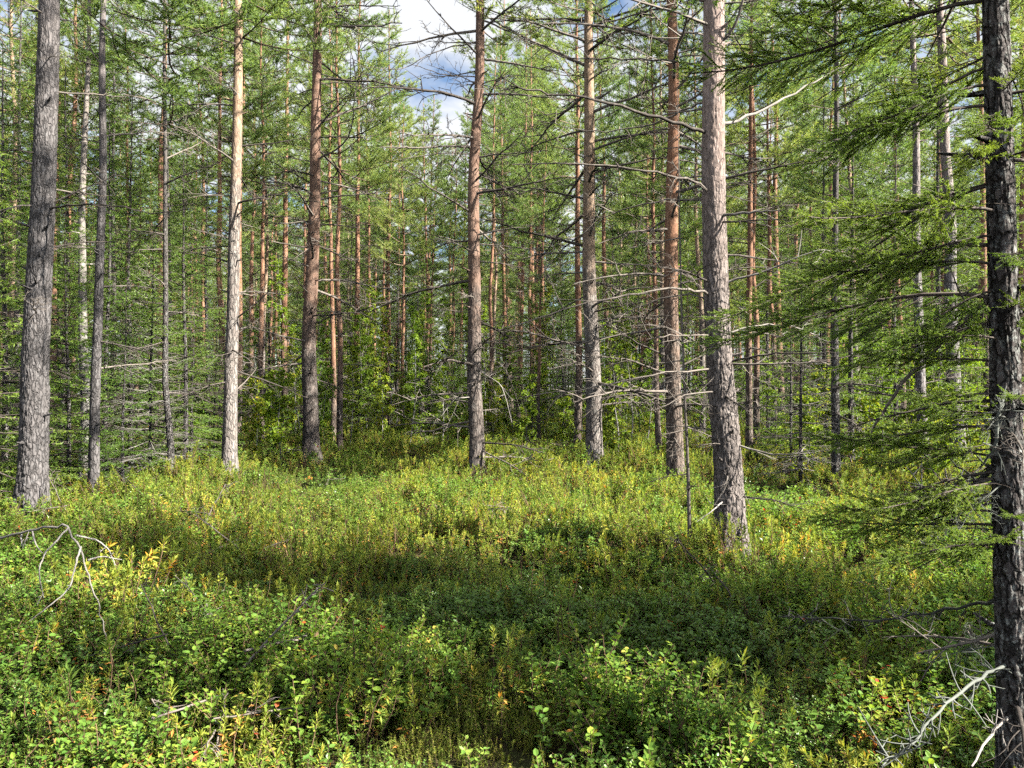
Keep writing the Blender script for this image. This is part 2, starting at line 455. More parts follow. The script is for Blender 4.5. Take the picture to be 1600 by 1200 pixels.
def voro_plates(u, v, period, seed):
    """plate height from a jittered cell grid, u wraps with the integer period"""
    iu = np.floor(u); iv = np.floor(v)
    d1 = np.full(u.shape, 9.0); d2 = np.full(u.shape, 9.0); hh = np.zeros(u.shape)
    for a in (-1, 0, 1):
        for b in (-1, 0, 1):
            cu = iu + a; cv = iv + b
            cw = np.mod(cu, period)
            px = cu + hash2(cw, cv, seed); py = cv + hash2(cw, cv, seed + 5)
            d = np.hypot(px - u, py - v)
            near = d < d1
            d2 = np.where(near, d1, np.minimum(d2, d))
            hh = np.where(near, hash2(cw, cv, seed + 9), hh)
            d1 = np.where(near, d, d1)
    e = np.clip((d2 - d1) / 0.28, 0, 1)
    return e * (0.7 + 0.5 * hh)

def trunk_geo(seed, H, r0, wig=0.25, sides=12, dz=0.35, plate=0.0, plate_w=0.045, stubs=0, m=0, ztop=None):
    g = Geo(); rs = np.random.RandomState(seed + 900)
    z = np.concatenate([[-0.3, -0.1], np.arange(0.0, H, dz), [H]])
    if plate and ztop:        # fine rings where the bark can be seen, coarse above
        z = np.concatenate([[-0.3, -0.1], np.arange(0.0, ztop, dz), np.arange(ztop, H, 0.4), [H]])
    a = np.arange(sides) * 2 * math.pi / sides
    Z, A = np.meshgrid(z, a, indexing='ij')
    r = trunk_r(np.maximum(Z, 0), H, r0)
    r = r * (1 + 0.05 * np.sin(A * 2 + seed) + 0.05 * (vnoise(np.cos(A) * 1.5 + 9, np.sin(A) * 1.5 + Z * 1.2, seed) - 0.5))
    r = r * (1 + 0.22 * np.exp(-np.maximum(Z, 0) / 0.2) * np.sin(A * 5 + seed))
    if plate:
        per = max(6, int(round(2 * math.pi * r0 / plate_w)))
        warp = 0.6 * (vnoise(A * 3, Z * 6, seed + 3) - 0.5)
        vv = Z / (plate_w * 4.2) + 0.9 * (vnoise(np.cos(A) * 2 + 20, np.sin(A) * 2 + Z * 1.3, seed + 6) - 0.5)
        ph = voro_plates(A / (2 * math.pi) * per + warp * np.sin(A / 2) ** 2, vv, per, seed)
        ph2 = voro_plates(A / (2 * math.pi) * per * 2, Z / (plate_w * 1.6), per * 2, seed + 40)
        ph = 0.68 * ph + 0.32 * ph2
        fade = np.clip(1.2 - Z / 3.6, 0.22, 1)
        r = r + plate * (ph - 0.8) * fade
        r = r + plate * 0.5 * (vnoise(A * 14, Z * 25, seed + 8) - 0.5)
    ax, ay = axis_xy(Z, seed, wig)
    V = np.stack([ax + r * np.cos(A), ay + r * np.sin(A), Z], -1)
    i = np.arange(len(z) * sides).reshape(len(z), sides)
    q = np.stack([i[:-1], np.roll(i[:-1], -1, 1), np.roll(i[1:], -1, 1), i[1:]], -1).reshape(-1, 4)
    g.add(V, q, m)
    for k in range(stubs):      # snapped-off branch stubs
        zz = rs.uniform(0.7, min(7, H * 0.6)); an = rs.uniform(0, 2 * math.pi)
        x0, y0 = axis_xy(np.array([zz]), seed, wig); rr = float(trunk_r(zz, H, r0))
        d = np.array([math.cos(an), math.sin(an), rs.uniform(-0.1, 0.35)])
        L = rs.uniform(0.04, 0.16); b = np.array([x0[0], y0[0], zz]) + d * rr * 0.8
        P = np.stack([b, b + d * (rr * 0.2 + L * 0.5), b + d * (rr * 0.2 + L) + [0, 0, 0.01]])
        tubes(g, P, np.array([0.016, 0.011, 0.006]) * (0.6 + r0 * 4), 5, m)
    return g

def pine_crown_geo(seed, H, zc, r0, wig, Lmax=1.7, dens=1.5, nl=0.10, nw=0.0125, nn=13, mb=0, mn=1):
    rs = np.random.RandomState(seed)
    g = Geo()
    TP, TR, TB, TD = [], [], [], []       # twig paths, radii, tuft bases, tuft axes
    z = zc
    while z < H - 0.15:
        t = (z - zc) / (H - zc)
        prof = min(1.0, 0.55 + t * 3.0) * (1 - t) ** 0.75 + 0.10
        nb = rs.randint(3, 6) if t < 0.9 else 4
        a0 = rs.uniform(0, 7)
        x0, y0 = axis_xy(np.array([z]), seed, wig)
        for k in range(nb):
            if t < 0.25 and rs.rand() < 0.35: continue
            an = a0 + k * 2 * math.pi / nb + rs.uniform(-0.5, 0.5)
            L = Lmax * prof * rs.uniform(0.6, 1.15)
            el = R(-8 + 50 * t + rs.uniform(-14, 14))
            hd = np.array([math.cos(an), math.sin(an), 0.0])
            s = np.linspace(0, 1, 6)[:, None]
            up = np.array([0, 0, 1.0])
            side = np.array([-hd[1], hd[0], 0])
            P = np.array([x0[0], y0[0], z]) + hd * L * s * math.cos(el) + up * (L * s * math.sin(el) + L * 0.22 * s ** 2.2) + side * L * 0.12 * rs.uniform(-1, 1) * s ** 2
            rb = 0.006 + 0.011 * L
            TP.append(P); TR.append(np.linspace(rb, 0.004, 6))
            nt = max(3, int(L * 8.0 * dens))
            for j in range(nt):
                u = rs.uniform(0.28, 1.0) ** 0.8
                fi = u * 5; i0 = min(4, int(fi)); b = P[i0] + (P[i0 + 1] - P[i0]) * (fi - i0)
                sg = 1 if rs.rand() < 0.5 else -1
                d = hd * rs.uniform(0.35, 1.0) + side * sg * rs.uniform(0.3, 1.0) + up * rs.uniform(0.0, 0.75)
                d = d / np.linalg.norm(d)
                l2 = L * rs.uniform(0.14, 0.34) + 0.08
                e = b + d * l2 + up * 0.12 * l2
                mid = (b + e) / 2 - up * 0.04 * l2
                TP.append(np.stack([b, b + (mid - b) * 0.5, mid, mid + (e - mid) * 0.4, mid + (e - mid) * 0.7, e])); TR.append(np.linspace(0.004, 0.0025, 6))
                ntf = 2 + int(l2 / 0.12)
                for q in range(ntf):
                    w = 1 - q * 0.10 / max(l2, 0.1)
                    if w < 0.15: break
                    TB.append(b + (e - b) * w + rs.normal(size=3) * 0.012); TD.append(d + up * 0.25)
            TB.append(P[-1]); TD.append(P[-1] - P[-2])
        z += rs.uniform(0.28, 0.48)
    TB = np.array(TB); TD = norm(np.array(TD))
    n = len(TB)
    B = np.repeat(TB, nn, 0); D = np.repeat(TD, nn, 0)
    rd = norm(rs.normal(size=(n * nn, 3)))
    D2 = norm(D * 0.75 + rd * 0.95)
    B = B + D * rs.uniform(-0.06, 0.04, (n * nn, 1))
    needles(g, rs, B, D2, rs.uniform(0.7, 1.15, n * nn) * nl, nw, mn)
    tubes(g, np.array(TP), np.array(TR), 3, mb)
    return g

def dead_branch_geo(seed, L=1.3, droop=0.1, twigs=7, m=0, r=0.017, fine=0):
    """a bare branch that starts at the origin and runs along +x"""
    rs = np.random.RandomState(seed); g = Geo()
    K = 9; s = np.linspace(0, 1, K)
    P = np.stack([L * s, 0.14 * L * np.cumsum(rs.normal(size=K)) / K * 1.6 * s, L * (0.18 * rs.uniform(-0.6, 1) * s - droop * s ** 2 + 0.05 * np.cumsum(rs.normal(size=K)) / K)], 1)
    tubes(g, P, r * (1 - s * 0.80) + 0.002, 5, m)
    TP, TR = [], []
    def sub(P0, d, l, r0, depth):
        k = np.linspace(0, 1, 5)[:, None]
        bend = rs.normal(size=3) * 0.25; bend[2] += rs.uniform(-0.35, 0.25)
        Q = P0 + d * l * k + bend * l * k ** 2
        TP.append(Q); TR.append(np.linspace(r0, 0.0022, 5))
        if depth > 0:
            for _ in range(rs.randint(2, 4 + fine)):
                u = rs.uniform(0.25, 0.95) * 4; i0 = min(3, int(u))
                b = Q[i0] + (Q[i0 + 1] - Q[i0]) * (u - i0)
                dd = norm(d + rs.normal(size=3) * 0.75)
                sub(b, dd, l * rs.uniform(0.3, 0.6), r0 * 0.6, depth - 1)
    for _ in range(twigs):
        u = rs.uniform(0.2, 0.97) * (K - 1); i0 = min(K - 2, int(u))
        b = P[i0] + (P[i0 + 1] - P[i0]) * (u - i0)
        sg = 1 if rs.rand() < 0.5 else -1
        d = norm(np.array([rs.uniform(0.3, 1), sg * rs.uniform(0.4, 1.0), rs.uniform(-0.5, 0.4)]))
        sub(b, d, L * rs.uniform(0.12, 0.36) * (1.15 - u / (K - 1) * 0.5), r * 0.5, 1 + (1 if fine else 0))
    tubes(g, np.array(TP), np.array(TR), 3, m)
    return g

def path_branch_geo(pts, r, seed, m=0, twigs=6, tl=0.3):
    """a bare branch along given points (local coordinates)"""
    rs = np.random.RandomState(seed); g = Geo()
    P = np.array(pts, float)
    s = np.linspace(0, 1, len(P)); S = np.linspace(0, 1, 4 * len(P))
    # Catmull-like smoothing by cubic interpolation through numpy
    Q = np.stack([np.interp(S, s, P[:, k]) for k in range(3)], 1)
    for _ in range(2):
        Q[1:-1] = (Q[:-2] + 2 * Q[1:-1] + Q[2:]) / 4
    L = np.sum(np.linalg.norm(np.diff(Q, axis=0), axis=1))
    Q[1:-1] += rs.normal(size=(len(Q) - 2, 3)) * 0.004 * L
    tubes(g, Q, r * (1 - S * 0.8) + 0.0015, 6, m)
    TP, TR = [], []
    for _ in range(twigs):
        i = rs.randint(2, len(Q) - 1); d0 = norm(Q[i] - Q[i - 1])
        d = norm(d0 * rs.uniform(0.3, 0.9) + rs.normal(size=3) * 0.7)
        l = tl * rs.uniform(0.4, 1.2)
        k = np.linspace(0, 1, 5)[:, None]
        T = Q[i] + d * l * k + rs.normal(size=3) * 0.25 * l * k ** 2
        TP.append(T); TR.append(np.linspace(r * 0.4 + 0.0012, 0.0016, 5))
        for _ in range(2):
            j = rs.randint(1, 4); dd = norm(d + rs.normal(size=3) * 0.8)
            T2 = T[j] + dd * l * 0.4 * k
            TP.append(T2); TR.append(np.linspace(r * 0.25 + 0.001, 0.0012, 5))
    if TP:
        tubes(g, np.array(TP), np.array(TR), 3, m)
    return g

def spruce_crown_geo(seed, H, z0, Lb, nl=0.026, nw=0.0095, step=0.22, mb=0, mn=1, bare=0.0, tw=13, npt=24):
    rs = np.random.RandomState(seed); g = Geo()
    TP, TR, NB, ND = [], [], [], []
    z = z0
    while z < H - 0.1:
        t = (z - z0) / (H - z0)
        nb = rs.randint(4, 7); a0 = rs.uniform(0, 7)
        for k in range(nb):
            an = a0 + k * 2 * math.pi / nb + rs.uniform(-0.3, 0.3)
            L = (Lb * (1 - t) ** 0.85 + 0.10) * rs.uniform(0.7, 1.1)
            hd = np.array([math.cos(an), math.sin(an), 0.0]); side = np.array([-hd[1], hd[0], 0]); up = np.array([0, 0, 1.0])
            el = R(-22 + 55 * t + rs.uniform(-8, 8))
            s = np.linspace(0, 1, 5)[:, None]
            P = up * z + hd * L * s * math.cos(el) + up * (L * s * math.sin(el) + 0.16 * L * s ** 2)
            TP.append(P); TR.append(np.linspace(0.004 + 0.007 * L, 0.002, 5))
            dead = rs.rand() < bare * (1 - t) ** 2
            nt = max(3, int(L * tw))
            for j in range(nt):
                u = 0.12 + 0.88 * (j + rs.rand()) / nt
                if u < 0.35 and t < 0.5 and rs.rand() < 0.6: continue
                fi = min(u, 0.999) * 4; i0 = int(fi); b = P[i0] + (P[i0 + 1] - P[i0]) * (fi - i0)
                sg = 1 if j % 2 else -1
                l2 = L * (0.42 * (1 - u) + 0.10) * rs.uniform(0.7, 1.2) + 0.05
                d = norm(hd * rs.uniform(0.5, 0.9) + side * sg * rs.uniform(0.6, 1.0) + up * rs.uniform(-0.35, 0.15))
                e = b + d * l2 - up * 0.1 * l2
                q = np.linspace(0, 1, 5)[:, None]
                TP.append(b + (e - b) * q); TR.append(np.linspace(0.003, 0.0015, 5))
                if dead: continue
                n = max(6, int(npt * l2 / 0.2))
                w = rs.uniform(0.05, 1, (n, 1))
                NB.append(b + (e - b) * w)
                ND.append(norm(d * 0.8 + rs.normal(size=(n, 3)) * 0.75))
    # leader and branch tips
            if not dead:
                n = 10
                w = rs.uniform(0.5, 1, (n, 1))
                NB.append(P[2] + (P[4] - P[2]) * w); ND.append(norm(hd + rs.normal(size=(n, 3)) * 0.7))
        z += step * rs.uniform(0.7, 1.3)
    tubes(g, np.array(TP), np.array(TR), 3, mb)
    NB = np.concatenate(NB); ND = np.concatenate(ND)
    needles(g, rs, NB, ND, rs.uniform(0.8, 1.3, len(NB)) * nl * 1.6, nw, mn)
    return g

def spruce_bough_geo(seed, L=1.3, mb=0, mn=1, dens=1.0):
    """a detailed drooping spruce bough along +x, for near the camera"""
    rs = np.random.RandomState(seed); g = Geo(); gn = Geo()
    K = 9; s = np.linspace(0, 1, K)
    P = np.stack([L * s, 0.12 * L * np.sin(s * 3 + rs.uniform(0, 6)) * s, L * (0.10 * s - rs.uniform(0.45, 0.75) * s ** 1.8 + rs.uniform(0.15, 0.42) * s ** 3.2)], 1)
    tubes(g, P, 0.0075 * L * (1 - s * 0.85) + 0.0015, 5, mb)
    TP, TR, NB, ND = [], [], [], []
    def clothe(a, b, n):
        w = rs.uniform(0, 1, (n, 1)); d = norm(b - a)
        NB.append(a + (b - a) * w)
        nd = d * 0.95 + rs.normal(size=(n, 3)) * np.array([0.6, 0.6, 0.5])
        ND.append(norm(nd))
    def at(u):
        f = min(u, 0.999) * (K - 1); i = int(f)
        return P[i] + (P[i + 1] - P[i]) * (f - i)
    nt = int(46 * L * dens)
    for j in range(nt):
        u = 0.16 + 0.84 * (j + rs.rand() * 0.8) / nt
        sg = 1 if j % 2 else -1
        b = at(u)
        l2 = (0.30 * L * (1 - u) ** 0.8 + 0.07) * rs.uniform(0.6, 1.15)
        d = norm(np.array([rs.uniform(0.15, 1.0), sg * rs.uniform(0.5, 1.0), rs.uniform(-0.5, 0.3)]))
        k = np.linspace(0, 1, 5)[:, None]
        T = b + d * l2 * k + np.array([rs.uniform(-0.1, 0.4), rs.uniform(-0.25, 0.25), rs.uniform(-0.35, 0.15)]) * l2 * k ** 2
        TP.append(T); TR.append(np.linspace(0.0026, 0.001, 5))
        if rs.rand() < 0.12: continue
        clothe(b + (T[-1] - b) * 0.15, T[-1], int(l2 / 0.0013))
        for q in range(int(l2 / 0.034)):
            w = rs.uniform(0.2, 0.9); c = b + (T[-1] - b) * w
            dd = norm(d + np.array([0.5, -sg * rs.uniform(-0.7, 0.9), rs.uniform(-0.6, 0.2)]))
            l3 = rs.uniform(0.04, 0.10) * (0.6 + 0.5 * L)
            e = c + dd * l3
            TP.append(c + (e - c) * k); TR.append(np.linspace(0.0016, 0.0008, 5))
            clothe(c, e, int(l3 / 0.0013))
    clothe(at(0.55), P[-1], int(0.45 * L / 0.003))
    tubes(g, np.array(TP), np.array(TR), 3, mb)
    NB = np.concatenate(NB); ND = np.concatenate(ND)
    needles(gn, rs, NB, ND, rs.uniform(0.010, 0.015, len(NB)), 0.0032, mn)
    return g, gn

def sapling_geo(seed, H, spread=0.35, nl=420, leaf=0.055, mb=0, ml=1, zlow=0.18):
    """a thin birch: separate stem and leaf collectors"""
    rs = np.random.RandomState(seed); gs, gl = Geo(), Geo()
    K = 12; s = np.linspace(0, 1, K)
    P = np.stack([0.10 * H * (fbm(s * 2.2, s * 0 + seed, seed, 2) - 0.5), 0.10 * H * (fbm(s * 2.2, s * 0 + seed + 9, seed, 2) - 0.5), H * s], 1)
    P[:, :2] -= P[0, :2]
    tubes(gs, P, (0.0045 + 0.0036 * H) * (1 - s * 0.88) + 0.001, 6, mb)
    TP, TR, LB, LD = [], [], [], []
    nb = int(12 + H * 6)
    for j in range(nb):
        u = zlow + (1 - zlow) * (j + rs.rand()) / nb
        f = min(u, 0.999) * (K - 1); i = int(f); b = P[i] + (P[i + 1] - P[i]) * (f - i)
        an = rs.uniform(0, 6.28); el = rs.uniform(0.1, 0.9)
        l = spread * H * (1 - u * 0.75) * rs.uniform(0.4, 1.0)
        d = np.array([math.cos(an) * math.cos(el), math.sin(an) * math.cos(el), math.sin(el)])
        k = np.linspace(0, 1, 5)[:, None]
        T = b + d * l * k + np.array([0, 0, -0.25]) * l * k ** 2
        TP.append(T); TR.append(np.linspace(0.002 + 0.003 * l, 0.001, 5))
        for q in range(max(2, int(nl / nb / 4))):
            w = rs.uniform(0.25, 1) * 3.99; i2 = int(w); c = T[i2] + (T[i2 + 1] - T[i2]) * (w - i2)
            dd = norm(d * 0.6 + rs.normal(size=3) * 0.7); l3 = rs.uniform(0.06, 0.2) * (0.5 + 0.3 * l)
            e = c + dd * l3
            TP.append(c + (e - c) * k); TR.append(np.full(5, 0.0009))
            for _ in range(4):
                LB.append(c + (e - c) * rs.uniform(0.3, 1)); LD.append(dd * 0.5 + rs.normal(size=3) * 0.7 + np.array([0, 0, -0.4]))
    tubes(gs, np.array(TP), np.array(TR), 3, mb)
    LB = np.array(LB); LD = np.array(LD); n = len(LB)
    U = norm(rs.normal(size=(n, 3)) * 0.7 + np.array([0, 0, 1.0]))
    L = rs.uniform(0.7, 1.2, n) * leaf
    leaves(gl, LB, LD, U, L, L * 0.75, ml)
    return gs, gl

# ---------------------------------------------------------------- shared tree meshes
class Proto: pass

def make_pine_proto(seed, H, zc, r0, bark, Lmax, dens=1.5, dead=16):
    p = Proto(); p.H, p.zc, p.r0, p.seed, p.wig = H, zc, r0, seed, 0.2
    p.tg = trunk_geo(seed, H, r0, p.wig, 12, 0.3)
    p.cg = pine_crown_geo(seed, H, zc, r0, p.wig, Lmax, dens)
    p.trunk = p.tg.mesh('pine_trunk', [bark])
    p.crown = p.cg.mesh('pine_crown', [M_TWIG, M_NEEDLE])
    rs = np.random.RandomState(seed + 3)
    g = Geo(); p.dead = []
    for k in range(dead):
        z = rs.uniform(1.0, zc + 0.8); an = rs.uniform(0, 360)
        x0, y0 = axis_xy(np.array([z]), seed, p.wig)
        M = Matrix.Translation((x0[0], y0[0], z)) @ Euler((0, R(rs.uniform(-18, 14)), R(an))).to_matrix().to_4x4() @ Matrix.Scale(rs.uniform(0.45, 0.95), 4)
        p.dead.append((rs.randint(0, 99), M))
    p.bark = bark
    return p

DEADG = [dead_branch_geo(100 + k, 1.3, (0.02, 0.12, 0.2, -0.12)[k % 4], 7 + k % 4, fine=(k % 3 == 0)) for k in range(10)]
DEADM = [g.mesh('dead_branch', [M_DEAD]) for g in DEADG]

PINES = [make_pine_proto(11, 15.5, 7.2, 0.105, M_PINE, 1.65),
         make_pine_proto(12, 13.8, 6.4, 0.085, M_PINE_RED, 1.5),
         make_pine_proto(13, 16.5, 8.2, 0.115, M_PINE_RED, 1.75),
         make_pine_proto(14, 14.5, 6.2, 0.095, M_PINE, 1.6),
         make_pine_proto(15, 11.5, 3.6, 0.070, M_PINE_RED, 1.25, 1.7)]
for p in PINES:
    g = Geo()
    for i, M in p.dead:
        g.merge(DEADG[i % len(DEADG)], M)
    p.deadall = g.mesh('dead_branches', [M_DEAD])
    f = Geo(); f.merge(p.tg); f.merge(p.cg, None, 1); f.merge(g, None, 3)
    p.full = f

class SP: pass
def make_spruce_proto(seed, H, z0, Lb, r0, bare, **kw):
    p = SP(); p.H = H; p.tg = trunk_geo(seed, H, r0, 0.1, 10, 0.25)
    p.cg = spruce_crown_geo(seed, H, z0, Lb, bare=bare, **kw)
    p.trunk = p.tg.mesh('spruce_trunk', [M_SPRUCE]); p.crown = p.cg.mesh('spruce_crown', [M_SPTWIG, M_SPNEED])
    f = Geo(); f.merge(p.tg); f.merge(p.cg, None, 1); p.full = f
    return p
SPRUCES = [make_spruce_proto(21, 7.5, 0.7, 1.25, 0.055, 0.5),
           make_spruce_proto(22, 4.2, 0.25, 0.95, 0.035, 0.15),
           make_spruce_proto(23, 10.5, 1.0, 1.5, 0.075, 0.7, step=0.28),
           make_spruce_proto(24, 2.3, 0.12, 0.65, 0.022, 0.0, step=0.17),
           make_spruce_proto(25, 5.2, 0.25, 1.25, 0.04, 3.0, tw=20, step=0.2)]
SPRUCES[4].crown.materials[0] = M_GREYTWIG

class BP: pass
BIRCHES = []
for k, (H, sp, nl) in enumerate([(3.4, 0.26, 2600), (2.2, 0.34, 1700), (5.2, 0.2, 3600), (1.5, 0.42, 1100)]):
    b = BP(); gs, gl = sapling_geo(40 + k, H, sp, nl)
    b.H = H; b.stem = gs.mesh('birch_stem', [M_BIRCH]); b.leaf = gl.mesh('birch_leaves', [M_BIRCH, M_BIRLEAF])
    f = Geo(); f.merge(gs); f.merge(gl); b.full = f
    BIRCHES.append(b)

# ---------------------------------------------------------------- near pines, each with its own trunk
BASES = []
def near_tree(label, bx, by, tx, r0, H, seed, bark, d=None, zc=None, crown=0, nbranch=14, zb=(0.9, 7.0), bl=(0.5, 1.0),
              plate=0.010, sides=56, dz=0.022, name='pine_tree', stubs=12, wig=0.16, group='large pines in front', paths=(), branch_mat=None, pw=0.045):
    r0 = r0 * NEAR_H / 1.28
    d = d or FPX * NEAR_H / (by - HY)
    X = (bx - CX) / FPX * d
    ground = float(gh(X, d))
    BASES.append((X, d, r0))
    ztop = CAMH + HY / FPX * d              # height where the trunk leaves the frame
    Xt = (tx - CX) / FPX * d
    lean = math.atan2(Xt - X, ztop - 0.3)
    t = thing(name, label, 'tree', (X, d, ground - 0.03), (0, lean, 0), group=group)
    g = trunk_geo(seed, H, r0, wig, sides, dz, plate, pw, stubs, ztop=min(ztop + 0.6, H - 1))
    obj('trunk', g.mesh('trunk', [bark]), t)
    rs = np.random.RandomState(seed + 77)
    for k in range(nbranch):
        z = zb[0] + (zb[1] - zb[0]) * (k + rs.rand()) / nbranch
        x0, y0 = axis_xy(np.array([z]), seed, wig)
        an = rs.uniform(0, 360)
        M = Matrix.Translation((x0[0], y0[0], z)) @ Euler((rs.uniform(-0.5, 0.5), R(rs.uniform(-22, 12)), R(an))).to_matrix().to_4x4() @ Matrix.Scale(rs.uniform(*bl), 4)
        obj('branch', DEADM[rs.randint(len(DEADM))], t, M)
    Minv = (Matrix.Translation((X, d, ground - 0.03)) @ Euler((0, lean, 0)).to_matrix().to_4x4()).inverted()
    for k, (pts, r, mat, tw) in enumerate(paths):
        n = len(pts)
        loc = [Minv @ world_at(p[0], p[1], d + (p[2] if len(p) > 2 else 0)) for p in pts]
        if name == 'pine_tree' and abs(loc[0].x) < 0.4:
            ax0, ay0 = axis_xy(np.array([loc[0].z]), seed, wig)
            loc[0] = Vector((ax0[0], ay0[0], loc[0].z))
        bm = path_branch_geo(loc, r * 0.78, seed * 31 + k, 0, tw, 0.3 if d < 9 else 0.4).mesh('branch', [mat])
        obj('branch', bm, t)
    if crown is not None:
        p = PINES[crown]
        zc = zc or H * 0.5
        sz = (H - zc) / (p.H - p.zc)
        c = obj('crown', p.crown, t, Matrix.Translation((0, 0, H - p.H * sz)) @ Matrix.Diagonal((1.1, 1.1, sz, 1)))
    return t

PL, DD = M_PALE, M_DEAD
near_tree('stout pine trunk with sunlit right flank and long bare branches', 1142, 845, 1122, 0.122, 15.5, 201, M_PINE_PINK, pw=0.034, plate=0.015, sides=110, dz=0.011, crown=0, zc=7.5, nbranch=18, zb=(0.5, 5.5), bl=(0.25, 0.7), stubs=20, paths=[
    ([(1118, 208), (1060, 192, -0.2), (960, 160, -0.5), (870, 145, -0.8), (795, 132, -1.0)], 0.021, DD, 5),
    ([(1112, 104), (1060, 92, 0.2), (980, 88, 0.4), (900, 92, 0.6), (790, 50, 0.9)], 0.013, DD, 8),
    ([(1125, 302), (1080, 280, -0.2), (1000, 262, -0.5), (900, 254, -0.7), (800, 256, -1.0)], 0.015, DD, 7),
    ([(1120, 462), (1070, 450, -0.2), (990, 458, -0.5), (900, 478, -0.8), (790, 512, -1.0)], 0.015, DD, 9),
    ([(1120, 465), (1050, 460, 0.3), (960, 495, 0.6), (905, 540, 0.9)], 0.010, DD, 6),
    ([(1115, 312), (1040, 310, 0.3), (960, 330, 0.6), (900, 372, 0.9)], 0.011, DD, 7),
    ([(1118, 525), (1060, 523, -0.3), (1010, 530, -0.5)], 0.010, DD, 4),
    ([(1118, 575), (1040, 582, -0.3), (930, 605, -0.7), (820, 620, -1.0)], 0.011, DD, 8),
    ([(1118, 612), (1075, 615, -0.3), (1025, 640, -0.5)], 0.010, PL, 5),
    ([(1120, 150), (1075, 170, 0.5), (1000, 200, 0.9), (930, 205, 1.2), (850, 190, 1.5)], 0.013, DD, 7),
    ([(1120, 40), (1060, 15, -0.3), (960, -10, -0.6), (880, -30, -0.8)], 0.016, DD, 8),
    ([(1140, 196), (1180, 178, 0.2), (1260, 135, 0.5), (1345, 88, 0.8)], 0.020, PL, 3),
    ([(1135, 75), (1150, 40, -0.1), (1165, -10, -0.2), (1180, -60, -0.2)], 0.020, DD, 4),
    ([(1140, 335), (1180, 331, -0.3), (1222, 328, -0.5)], 0.018, PL, 1),
    ([(1145, 445), (1200, 423, -0.1), (1280, 386, -0.3), (1330, 402, -0.4)], 0.014, PL, 7),
    ([(1148, 524), (1190, 506, 0.1), (1240, 510, 0.2), (1272, 522, 0.3)], 0.011, PL, 5),
    ([(1150, 568), (1200, 552, -0.2), (1270, 552, -0.4), (1330, 550, -0.5)], 0.012, DD, 5),
    ([(1155, 690), (1195, 708, -0.2), (1230, 712, -0.4), (1265, 703, -0.5)], 0.012, PL, 5),
    ([(1125, 735), (1135, 760, -0.3), (1115, 790, -0.4)], 0.009, PL, 4),
    ([(1125, 775), (1110, 800, -0.3), (1088, 815, -0.4)], 0.008, PL, 3),
])
near_tree('thick grey pine trunk beside the left edge, bark deeply plated', 50, 795, 67, 0.136, 16.5, 202, M_PINE_DARK, plate=0.018, sides=110, dz=0.013, crown=2, zc=8, nbranch=8, zb=(1.4, 6), bl=(0.3, 0.7), stubs=22, pw=0.038, paths=[
    ([(65, 325), (110, 320, -0.2), (170, 318, -0.4), (240, 335, -0.6), (300, 325, -0.8)], 0.014, DD, 6),
    ([(60, 318), (20, 322, -0.2), (-40, 340, -0.3)], 0.013, DD, 3),
    ([(60, 240), (20, 232, -0.2), (-40, 240, -0.3)], 0.013, DD, 3),
])
near_tree('thin dark trunk standing just behind the thick grey pine', 146, 762, 169, 0.066, 12.5, 203, M_PINE_DARK, plate=0.006, sides=36, dz=0.03, crown=1, zc=6.5, nbranch=12, bl=(0.4, 0.8))
near_tree('pale sunlit trunk half hidden behind the thin dark trunk', 132, 752, 141, 0.08, 9.5, 204, M_BIRCH, plate=0.004, sides=30, dz=0.04, crown=None, nbranch=8, bl=(0.3, 0.7), d=11.4, name='birch_tree', group='birches')
near_tree('very slim dark pine between the thin trunk and the sunlit pale pine', 268, 745, 265, 0.050, 10.5, 205, M_SPRUCE, plate=0.004, sides=30, dz=0.04, crown=4, zc=5.5, nbranch=16, zb=(0.7, 6), bl=(0.4, 0.9))
near_tree('pale pine fully lit by the sun from base to top', 358, 742, 368, 0.108, 15, 206, M_PINE, plate=0.008, sides=50, crown=0, zc=7, nbranch=24, bl=(0.4, 1.0))
near_tree('dark reddish pine with a forked branch curving up', 486, 699, 497, 0.158, 16.5, 207, M_PINE_BROWN, plate=0.012, sides=56, d=15.6, crown=3, zc=9, nbranch=38, zb=(1.6, 10), bl=(0.7, 1.8), paths=[
    ([(500, 252), (525, 232, -0.3), (545, 215, -0.5), (553, 170, -0.7), (557, 110, -0.8), (540, 55, -0.9)], 0.026, DD, 6),
    ([(545, 215, -0.5), (570, 205, -0.6), (610, 182, -0.9)], 0.016, DD, 3),
    ([(490, 388), (440, 380, -0.3), (405, 372, -0.6)], 0.02, DD, 5),
    ([(490, 345), (430, 350, -0.3), (395, 335, -0.7)], 0.02, DD, 5),
    ([(490, 290), (440, 260, -0.4), (400, 240, -0.8)], 0.018, DD, 6),
    ([(490, 100), (445, 80, -0.4), (400, 68, -0.8)], 0.018, DD, 6),
    ([(500, 130), (545, 128, -0.4), (590, 132, -0.8)], 0.016, DD, 6),
])
near_tree('middle pine bristling with short dead twigs near its base', 745, 735, 752, 0.116, 15.5, 208, M_PINE_BROWN, plate=0.011, sides=56, crown=1, zc=7.5, nbranch=64, zb=(0.35, 8), bl=(0.35, 1.5), stubs=26, paths=[
    ([(745, 60), (680, 78, -0.3), (620, 110, -0.6), (560, 100, -0.8)], 0.013, DD, 6),
    ([(745, 118), (690, 115, -0.4), (635, 95, -0.7)], 0.012, DD, 6),
    ([(748, 240), (690, 238, -0.3), (610, 250, -0.6)], 0.012, DD, 6),
    ([(760, 130), (800, 115, -0.3), (860, 120, -0.6)], 0.012, DD, 6),
    ([(740, 620), (710, 622, -0.3), (690, 650, -0.5)], 0.010, PL, 6),
    ([(752, 575), (785, 600, -0.3), (800, 660, -0.6)], 0.010, PL, 6),
    ([(752, 555), (790, 570, 0.3), (812, 640, 0.4)], 0.010, PL, 6),
])
